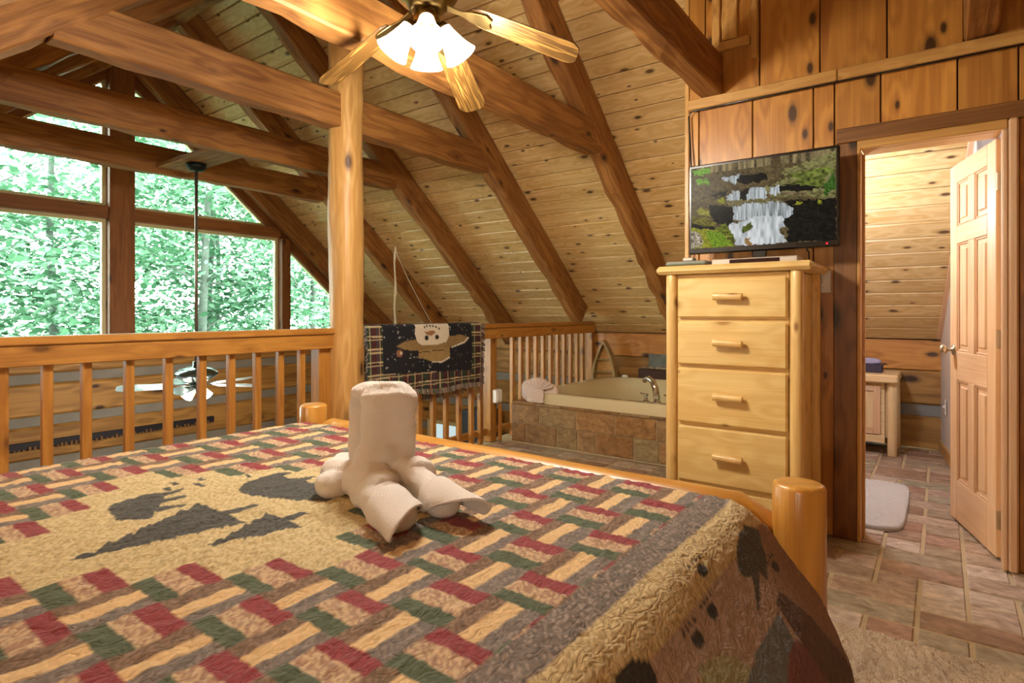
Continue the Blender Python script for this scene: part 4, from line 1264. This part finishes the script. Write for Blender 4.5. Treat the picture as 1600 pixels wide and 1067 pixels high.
# folded towels on the tub corner
M_TOW2 = plain('bath_towel', 'ecd8cc', .95, bump=(420, .5))
t = thing('folded_towels', 'pale towels folded with a pleated fan on the tub corner', 'towels', (4.40, 2.93, .372))
blob([((4.385, 3.01, .468), (.055, .075, .094, 3.0), 0, 0), ((4.40, 2.88, .462), (.05, .16, .085, 2.8), 0, 0)], 'rolled_towel', .008, 6, t, M_TOW2)
blob([((4.292, 2.885, .440), (.016, .088, .068, 4), 0, .06), ((4.290, 2.885, .392), (.020, .092, .018, 2.5), 0, 0)], 'folded_pocket', .006, 4, t, M_TOW2)
npl = 8; vs, fs = [], []
for k in range(npl*2+1):
    an = math.radians(22)+(PI-2*math.radians(22))*k/(npl*2)
    d = .014 if k % 2 else -.014
    for r_, z_ in ((.040, .2), (.165, 1)):
        yv = 2.885-math.cos(an)*r_; zv = .475+math.sin(an)*r_*.72
        for xo in (-.004, .004): vs.append((4.318+.02*z_+d*z_+xo, yv, zv))
for k in range(npl*2):
    b = k*4; c = b+4
    fs += [(b, c, c+2, b+2), (b+1, b+3, c+3, c+1), (b+2, c+2, c+3, b+3), (b, b+1, c+1, c)]
bm = bmesh.new(); bm.from_mesh(mesh_data('fan', vs, fs))
mk('pleated_fan', bm_mesh('fan', bm), M_TOW2, t)

# canoe shaped shelf standing at the back of the tub
def arch(w, h, n=14):
    L = [(-w*(1-(i/n)**2.1), h*i/n) for i in range(n+1)]
    return L + [(-x, z) for x, z in L[:-1]][::-1]
t = thing('canoe_shelf', 'small canoe shaped wooden shelf at the back corner of the tub', 'shelf', (5.99, 3.03, .372))
out = arch(.15, .49); inn = [(x*.80, .012+z*.88) for x, z in out]
n = len(out); vs = []; fs = []
for d in (0, .09): vs += [(d, x, z) for x, z in out] + [(d, x, z) for x, z in inn]
for k in range(n):
    j = (k+1) % n
    fs += [(k, n+k, n+j, j), (2*n+k, 2*n+j, 3*n+j, 3*n+k), (n+k, 3*n+k, 3*n+j, n+j), (k, j, 2*n+j, 2*n+k)]
bm = bmesh.new(); bm.from_mesh(mesh_data('hull', vs, fs))
cm_ = Matrix.Translation((5.90, 3.055, .372)) @ Matrix.Rotation(.05, 4, 'Z')
M_CANOE = wood('canoe_wood', 'b59a64', '8f7444', '5a3a1c', .5, knots=0, var=.02)
mk('hull', bm_mesh('hull', bm), M_CANOE, t, cm_)
pm = prism_mesh(arch(.14, .47), .008)
mk('back_board', pm, M_CASE, t, cm_ @ Matrix(((0, 0, 1, .08), (1, 0, 0, 0), (0, 1, 0, 0), (0, 0, 0, 1))))
for z, w in ((.13, .115), (.27, .085)):
    mk('shelf_board', box_mesh(w*2, .075, .01, .002, M_CANOE), M_CANOE, t, cm_ @ Matrix.Translation((.045, 0, z)) @ Matrix.Rotation(PI/2, 4, 'Z'))

# tray of stones with a slate backing
t = thing('stone_tray', 'dark tray of pale stones with a slate back panel behind the tub', 'stone tray', (6.02, 2.35, .47))
bx('tray', (5.96, 1.90, .372), (6.10, 2.66, .560), plain('tray_wood', '3b1e14', .4), t, .005)
bx('slate_panel', (6.105, 1.95, .50), (6.125, 2.60, .715), plain('slate', '6f7770', .5, var=.35, bump=(14, .5)), t, .004)
rr = random.Random(12); M_STONE = plain('pebble', 'a99a80', .6, var=.3)
peb = bmesh.new(); bmesh.ops.create_icosphere(peb, subdivisions=2, radius=1); pebm = bm_mesh('pebble', peb, True); pebm.materials.append(M_STONE)
for i in range(22):
    s = rr.uniform(.018, .032)
    mk('stone', pebm, M_STONE, t, Matrix.Translation((5.985+rr.random()*.06, 1.95+.031*i, .563+s*.3)) @ Matrix.Rotation(rr.random()*6, 4, 'Z') @ Matrix.Diagonal((s*1.2, s, s*.6, 1)))

# ================================================================== BATHROOM THINGS
M_PALE = wood('vanity_pine', 'ecd2a2', 'd6b078', 'a8743c', .4, knots=.5, var=.05)
t = thing('vanity', 'pale pine vanity with round log legs in the bathroom', 'vanity', (5.9, .75, 0))
bx('top', (5.62, .275, .60), (6.13, 1.17, .665), M_PALE, t, .010)
bx('body', (5.70, .37, .12), (6.12, 1.16, .60), M_PALE, t, .004, grain=1)
bx('side_rail', (5.72, .33, .14), (6.10, .37, .58), M_PALE, t, .004)
log('leg', (5.70, .318, 0), (5.70, .318, .60), .036, M_PALE, t, .035, seed=2, n=18, end=.004)
log('leg', (6.08, .318, 0), (6.08, .318, .60), .036, M_PALE, t, .035, seed=3, n=18, end=.004)
d = bx('door', (5.684, .40, .17), (5.702, .78, .575), M_PALE, t, .003, grain=2)
for (ya, yb, za, zb_) in ((.40, .45, .17, .575), (.73, .78, .17, .575), (.45, .73, .525, .575), (.45, .73, .17, .22)):
    bx('door_frame', (5.672, ya, za), (5.686, yb, zb_), M_CASEP, d, .003)
bx('apron', (5.68, .37, .10), (5.70, 1.16, .165), M_PALE, t, .003)
M_LAV = plain('lavender_cloth', 'a9a4c4', .9, bump=(90, .3))
t = thing('tissue_box', 'dark box with a pale lavender cloth on the vanity', 'box', (5.86, .46, .665))
bx('box', (5.80, .395, .666), (5.93, .56, .735), plain('purple_box', '3c3244', .6), t, .006)
blob([((5.865, .485, .755), (.065, .085, .032, 2.2), 0, 0)], 'cloth', .008, 6, t, M_LAV)

def mat_rug():
    a, b = np.meshgrid(np.linspace(-1, 1, 110), np.linspace(-1, 1, 70), indexing='ij')
    r = np.maximum(np.maximum(np.abs(a), np.abs(b)), 1e-6); pa, pb = a/r, b/r
    e = 6.0; q = (np.abs(pa)**e+np.abs(pb)**e)**(1/e)
    X = 4.235+.515*r*pa/q; Y = .3875+.2325*r*pb/q
    Z = .014+.012*vnoise(X*90, Y*90, 51)+.006*vnoise(X*25, Y*25, 52)
    Z = np.where(r > .985, .001, Z)
    X = X-.06*(Y-.15)
    return grid_mesh('mat', np.stack([X, Y, Z], -1))
o = mk('bath_mat', mat_rug(), plain('mat_pile', 'd6d0c8', .95, bump=(300, .8)), None)
md = o.modifiers.new('s', 'SOLIDIFY'); md.thickness = .008
tag(o, 'fluffy white bath mat with rounded corners on the bathroom floor', 'bath mat')
ndir = Vector((-.108, .994, 0)); adir = Vector((.994, .108, 0))
for nm, xx, zz, lab in (('switch_plate', 5.35, .95, 'white switch plate on the bathroom end wall near the knob'), ('wall_outlet', 5.8, .42, 'white outlet low on the bathroom end wall')):
    p = Vector((xx, -.165+(xx-4.6)*.1086+.004, zz))
    m, _ = frame_mat(p-Vector((0, 0, .06)), p+Vector((0, 0, .06)), ndir)
    plate(nm, lab, m)
t = thing('bath_light', 'round glass ceiling light of the bathroom', 'ceiling light', (4.35, .80, roofz(4.35)-.02))
mk('globe', lathe_mesh([(0, -.30), (.06, -.29), (.10, -.24), (.11, -.19), (.08, -.13), (.04, -.11)], 24), plain('bath_globe', 'ffffff', .4, emit=(.88, .90, 1), es=5), t, Matrix.Translation((4.35, .80, roofz(4.35))))
mk('stem', lathe_mesh([(.045, -.11), (.045, -.09), (.015, -.08), (.015, -.02), (.05, .0)], 16), M_SATIN, t, Matrix.Translation((4.35, .80, roofz(4.35))))
lamp('bath_bulb', 'POINT', (4.25, .70, 1.80), 46, (.76, .82, 1.0), .10)

# hall below: tall cabinet and a lit low window on the log wall
t = thing('hall_cabinet', 'tall slate blue cabinet by the log wall of the hall below', 'cabinet', (5.85, 4.72, -2.75))
M_SLATE = plain('slate_paint', '4c5964', .6)
bx('case', (5.72, 4.66, -2.75), (6.13, 5.02, -.09), M_SLATE, t, .008)
bx('door', (5.70, 4.68, -2.6), (5.72, 5.0, -.13), M_SLATE, t, .004)
w = mk('window_7', multi_box_mesh([((6.12, 5.15, -.95), (6.148, 6.0, -.90)), ((6.12, 5.15, -.42), (6.148, 6.0, -.37)), ((6.12, 5.15, -.90), (6.148, 5.2, -.42)), ((6.12, 5.95, -.90), (6.148, 6.0, -.42))]), M_CREAM)
struct(w); bx('pane', (6.13, 5.2, -.90), (6.146, 5.95, -.42), plain('lit_pane', 'bfe6f2', .2, emit=(.75, .95, 1.0), es=.45), w, 0)
# ================================================================== CEILING FANS
def blade_mesh(L, w0, w1, th=.006):
    """blade along +X from x=0; rounded tip"""
    pts = []
    for x, w in ((0, w0*.35), (.03, w0*.47), (.09, w0*.5), (L-.05, w1*.5)): pts.append((x, w))
    for a in (20, 45, 70): pts.append((L-.05+.05*math.sin(math.radians(a)), w1*.5-.05*(1-math.cos(math.radians(a)))*1.0))
    poly = [(x, -y) for x, y in pts]+[(x, y) for x, y in pts[::-1]]
    return prism_mesh(poly, th, .0015)
FC = Vector((1.72, 1.69, 0))
def main_fan():
    t = thing('ceiling_fan', 'brass ceiling fan with oak blades and lit glass shades over the bed', 'ceiling fan', (FC.x, FC.y, 2.45))
    T0 = Matrix.Translation(FC)
    mk('motor', lathe_mesh([(0, 2.40), (.05, 2.40), (.075, 2.41), (.085, 2.43), (.105, 2.44), (.125, 2.46), (.13, 2.50), (.12, 2.55), (.09, 2.58), (.04, 2.60), (.02, 2.61), (0, 2.61)], 32), M_BRASS, t, T0)
    mk('downrod', lathe_mesh([(.014, 2.59), (.014, roofz(FC.x)-.05)], 14), M_BRASS, t, T0)
    mk('canopy', lathe_mesh([(.02, roofz(FC.x)-.16), (.06, roofz(FC.x)-.13), (.075, roofz(FC.x)-.02)], 24), M_BRASS, t, T0)
    mk('switch_housing', lathe_mesh([(0, 2.30), (.022, 2.305), (.035, 2.325), (.05, 2.345), (.055, 2.37), (.05, 2.40)], 24), M_BRASS, t, T0)
    bm_ = blade_mesh(.46, .115, .135)
    for k in range(5):
        an = 1.625-k*2*PI/5
        dz = [.215, .25, .215, .05, .05][k]
        sl = math.asin(dz/.64)
        R = T0 @ Matrix.Translation((0, 0, 2.455)) @ Matrix.Rotation(an, 4, 'Z') @ Matrix.Rotation(sl, 4, 'Y')
        b = mk('blade', bm_, M_OAK, t, R @ Matrix.Translation((.20, 0, 0)) @ Matrix.Rotation(math.radians(-12), 4, 'X'))
        iron = prism_mesh([(.09, -.018), (.15, -.014), (.19, -.03), (.26, -.042), (.285, -.025), (.275, 0), (.285, .025), (.26, .042), (.19, .03), (.15, .014), (.09, .018)], .007, .002)
        mk('blade_iron', iron, M_BRASS, b, R @ Matrix.Translation((0, 0, -.009)) @ Matrix.Rotation(math.radians(-10), 4, 'X'))
    vz = math.atan2(FC.y, FC.x)+PI       # towards the camera
    shade = lathe_mesh([(.026, .0), (.032, -.004), (.036, -.03), (.043, -.06), (.053, -.095), (.066, -.125), (.070, -.132), (.066, -.131), (.049, -.094), (.039, -.06), (.031, -.03), (.026, .0)], 28, cap=False)
    ms, nt, p = new_mat('shade_glass')
    p.inputs['Base Color'].default_value = (1, .96, .88, 1); p.inputs['Roughness'].default_value = .5
    p.inputs['Emission Color'].default_value = (1, .92, .8, 1); p.inputs['Emission Strength'].default_value = SHADE_E
    me_b = plain('bulb', 'ffffff', .5, emit=(1, .9, .75), es=SHADE_E*3)
    bulb = lathe_mesh([(0, -.115), (.018, -.108), (.026, -.09), (.024, -.07), (.014, -.045), (.012, -.02), (0, -.02)], 16)
    for k in range(4):
        an = vz+k*PI/2
        top = Matrix.Translation(FC+Vector((.066*math.cos(an), .066*math.sin(an), 2.338))) @ Matrix.Rotation(an, 4, 'Z') @ Matrix.Rotation(math.radians(-34), 4, 'Y')
        s = mk('shade', shade, ms, t, top); mk('fitter', lathe_mesh([(0, .02), (.022, .018), (.030, .0), (.031, -.014), (.027, -.016)], 18), M_BRASS, t, top)
        mk('bulb', bulb, me_b, s, top)
        q = top @ Vector((0, 0, -.175))
        lamp('fan_bulb', 'POINT', q, FAN_W, (1, .92, .79), .05)
SHADE_E, FAN_W = 1.2, 25.0
main_fan()

def hall_fan():
    c = Vector((2.42, 5.08, 0)); T0 = Matrix.Translation(c)
    t = thing('hanging_fan', 'hall ceiling fan on a long rod with pale blades, seen through the balusters', 'ceiling fan', (c.x, c.y, .6))
    mk('canopy', lathe_mesh([(.014, 2.365), (.05, 2.37), (.075, 2.395), (.08, 2.428)], 22), M_IRON, t, T0)
    mk('downrod', lathe_mesh([(.013, .76), (.013, 2.37)], 12), plain('rod', '9c9484', .35, .8), t, T0)
    mk('motor', lathe_mesh([(0, .58), (.06, .58), (.10, .60), (.155, .635), (.17, .655), (.165, .67), (.12, .70), (.06, .715), (.03, .72), (.03, .76), (0, .76)], 28), plain('fan_motor', '6c7a78', .2, .85), t, T0)
    mk('light_kit', lathe_mesh([(0, .50), (.03, .505), (.055, .53), (.06, .58)], 20), M_IRON, t, T0)
    bm_ = blade_mesh(.40, .12, .14); mb = plain('pale_blade', 'c2d4d6', .25, coat=.6)  # pale blue base colour stands in for window sky reflected on the blades
    for k in range(5):
        an = math.radians(12)+k*2*PI/5
        R = T0 @ Matrix.Translation((0, 0, .56)) @ Matrix.Rotation(an, 4, 'Z')
        b = mk('blade', bm_, mb, t, R @ Matrix.Translation((.17, 0, 0)) @ Matrix.Rotation(math.radians(-16), 4, 'X'))
        mk('blade_iron', prism_mesh([(.06, -.012), (.17, -.012), (.24, -.03), (.24, .03), (.17, .012), (.06, .012)], .006, .001), M_IRON, b, R @ Matrix.Translation((0, 0, .006)))
    ms = plain('hall_shade', 'fff4e0', .4, emit=(1, .86, .62), es=2.2)
    shade = lathe_mesh([(.018, 0), (.032, -.015), (.036, -.06), (.040, -.09), (.036, -.09), (.028, -.015), (.018, 0)], 20, cap=False)
    for k in range(4):
        an = .5+k*PI/2
        M = T0 @ Matrix.Translation((.045*math.cos(an), .045*math.sin(an), .53)) @ Matrix.Rotation(an, 4, 'Z') @ Matrix.Rotation(math.radians(-48), 4, 'Y')
        mk('shade', shade, ms, t, M)
        lamp('hall_bulb', 'POINT', M @ Vector((0, 0, -.14)), HALL_W, (1, .92, .80), .05)
HALL_W = 10
hall_fan()
LAMP_W = 28

# unseen table lamps added as fill light, on the headboard side behind the camera
for i, (x, y) in enumerate(((-.88, .05), (-.88, 2.62))):
    t = thing('bedside_table', 'small pine bedside table %s the bed head' % ('left of' if i else 'right of'), 'table', (x, y, 0))
    bx('top', (x-.22, y-.22, .56), (x+.22, y+.22, .60), M_DRES, t, .008); bx('body', (x-.19, y-.19, .22), (x+.19, y+.19, .56), M_DRES, t, .004)
    for sx_ in (-1, 1):
        for sy_ in (-1, 1): log('leg', (x+sx_*.17, y+sy_*.17, 0), (x+sx_*.17, y+sy_*.17, .56), .025, M_DLOG, t, n=12)
    t = thing('table_lamp', 'bedside lamp with a cream drum shade %s the bed head' % ('left of' if i else 'right of'), 'lamp', (x, y, .60))
    mk('base', lathe_mesh([(0, 0), (.08, 0), (.085, .02), (.04, .05), (.06, .14), (.03, .24), (.012, .27), (.012, .36), (0, .36)], 20), M_IRON, t, Matrix.Translation((x, y, .60)))
    mk('lamp_shade', lathe_mesh([(.15, .30), (.11, .52), (.108, .52), (.147, .30)], 28, cap=False), plain('drum_shade', 'f4e2c0', .8, emit=(1, .82, .58), es=3), t, Matrix.Translation((x, y, .60)))
    lamp('lamp_bulb', 'POINT', (x, y, .60+.56), LAMP_W if 'LAMP_W' in globals() else 26, (1, .92, .8), .08)

# ================================================================== OUTSIDE
gd = plain('forest_floor', '4f5a34', 1.0, var=.3)
g = mk('ground', multi_box_mesh([((-30, 7.3, -5.2), (40, 50, -5.0))]), gd); struct(g); tag(g, 'sloping forest ground outside the gable')
def leaf_mat():
    m = bpy.data.materials.new('leaf'); m.use_nodes = True; nt = m.node_tree; nt.nodes.clear()
    o = N(nt, 'ShaderNodeOutputMaterial'); d = N(nt, 'ShaderNodeBsdfDiffuse'); tr = N(nt, 'ShaderNodeBsdfTranslucent'); mx_ = N(nt, 'ShaderNodeMixShader')
    geo = N(nt, 'ShaderNodeNewGeometry')
    r = ramp(nt, [(0, lin('33543a')), (.5, lin('587f60')), (1, lin('93b399'))]); nt.links.new(geo.outputs['Random Per Island'], r.inputs[0])
    for s in (d, tr): nt.links.new(r.outputs[0], s.inputs[0])
    mx_.inputs[0].default_value = .55
    nt.links.new(d.outputs[0], mx_.inputs[1]); nt.links.new(tr.outputs[0], mx_.inputs[2]); nt.links.new(mx_.outputs[0], o.inputs[0])
    return m
M_LEAF = leaf_mat(); M_BARK = plain('bark', '4a5248', .9, var=.3)
def crown_mesh(seed, nspray, spray_leaves, rx, rz, zc):
    r = np.random.default_rng(seed)
    V, Fc = [], []
    c = 0
    # flat sprays of leaves arranged in layers
    for s in range(nspray):
        th = r.uniform(0, 2*PI); rad = rx*math.sqrt(r.uniform(.02, 1)); z = zc+rz*r.uniform(-1, 1)
        rad *= math.sqrt(max(.15, 1-((z-zc)/(rz*1.15))**2))
        ctr = np.array([rad*math.cos(th), rad*math.sin(th), z])
        n = spray_leaves
        off = r.normal(0, 1, (n, 3))*np.array([.38, .38, .10])
        off[:, 2] -= .10*np.hypot(off[:, 0], off[:, 1])
        P = ctr+off
        az = r.uniform(0, 2*PI, n); tilt = r.normal(0, .45, n); roll = r.normal(0, .45, n)
        sz = r.uniform(.05, .095, n)
        ax = np.stack([np.cos(az), np.sin(az), tilt], -1); ax /= np.linalg.norm(ax, axis=1)[:, None]
        ay = np.stack([-np.sin(az), np.cos(az), roll], -1); ay /= np.linalg.norm(ay, axis=1)[:, None]
        q = np.stack([P-ax*sz[:, None], P+ay*(sz*.62)[:, None]-ax*(sz*.1)[:, None], P+ax*sz[:, None], P-ay*(sz*.62)[:, None]-ax*(sz*.1)[:, None]], 1)
        V.append(q.reshape(-1, 3))
    V = np.concatenate(V); nf = len(V)//4
    me = bpy.data.meshes.new('crown')
    me.vertices.add(len(V)); me.vertices.foreach_set('co', V.ravel().astype(np.float32))
    me.loops.add(len(V)); me.loops.foreach_set('vertex_index', np.arange(len(V), dtype=np.int32))
    me.polygons.add(nf); me.polygons.foreach_set('loop_start', np.arange(0, len(V), 4, dtype=np.int32))
    me.update(calc_edges=True); me.materials.append(M_LEAF)
    return me
def trunk_mesh(seed, h, r0):
    r = random.Random(seed); bm = bmesh.new()
    def add(path, radii):
        me = tube_mesh(path, .1, 8, radii); bm.from_mesh(me)
    n = 12; x = y = 0; path = []; rad = []
    for i in range(n+1):
        f = i/n; path.append((x, y, h*f)); rad.append(r0*(1-.75*f)); x += r.uniform(-.08, .08); y += r.uniform(-.08, .08)
    add(path, rad)
    for k in range(12):
        f = r.uniform(.45, .95); i = int(f*n); p = Vector(path[i]); a = r.uniform(0, 6.28); L = r.uniform(.9, 2.0)*(1.3-f*.6); q = [p]
        d = Vector((math.cos(a), math.sin(a), r.uniform(.1, .6)))
        for s in range(5):
            d = (d+Vector((r.uniform(-.25, .25), r.uniform(-.25, .25), r.uniform(-.1, .18)))).normalized(); q.append(q[-1]+d*(L/5))
        rr_ = max(rad[i]*.34, .012); add(q, [rr_*(1-.8*s/5) for s in range(6)])
    return bm_mesh('trunk', bm, True)
crowns = [crown_mesh(100+i, 150, 50, 1.9, 3.7, 6.2) for i in range(3)]
trunks = [trunk_mesh(200+i, 10.0, .13) for i in range(3)]
TREES = [(2.3, 10.3, 'leafy tree close outside, left of the centre mullion'), (4.9, 10.2, 'leafy tree with forked trunk outside the pane right of the centre mullion'), (7.1, 10.4, 'leafy tree outside the triangular pane by the post'),
         (3.6, 11.8, 'second row tree seen between the two nearest trees'), (6.2, 12.4, 'second row tree right of the hanging fan rod'), (8.9, 12.2, 'second row tree at the far right'),
         (2.6, 13.6, 'back row tree at the left window edge'), (5.2, 14.4, 'back row tree behind the centre mullion'), (7.8, 14.8, 'back row tree behind the right panes'), (10.6, 14.4, 'back row tree farthest right'), (.6, 11.4, 'leafy tree mostly left of the left pane')]
for i, (x, y, lab) in enumerate(TREES):
    t = thing('leafy_tree', lab, 'tree', (x, y, -5.0), 'woodland trees outside the gable')
    M = Matrix.Translation((x, y, -5.0+.3*((i*7) % 5)-.6)) @ Matrix.Rotation(i*1.7, 4, 'Z')
    mk('trunk', trunks[i % 3], M_BARK, t, M)
    tag(mk('foliage', crowns[i % 3], M_LEAF, t, M), kind='stuff')
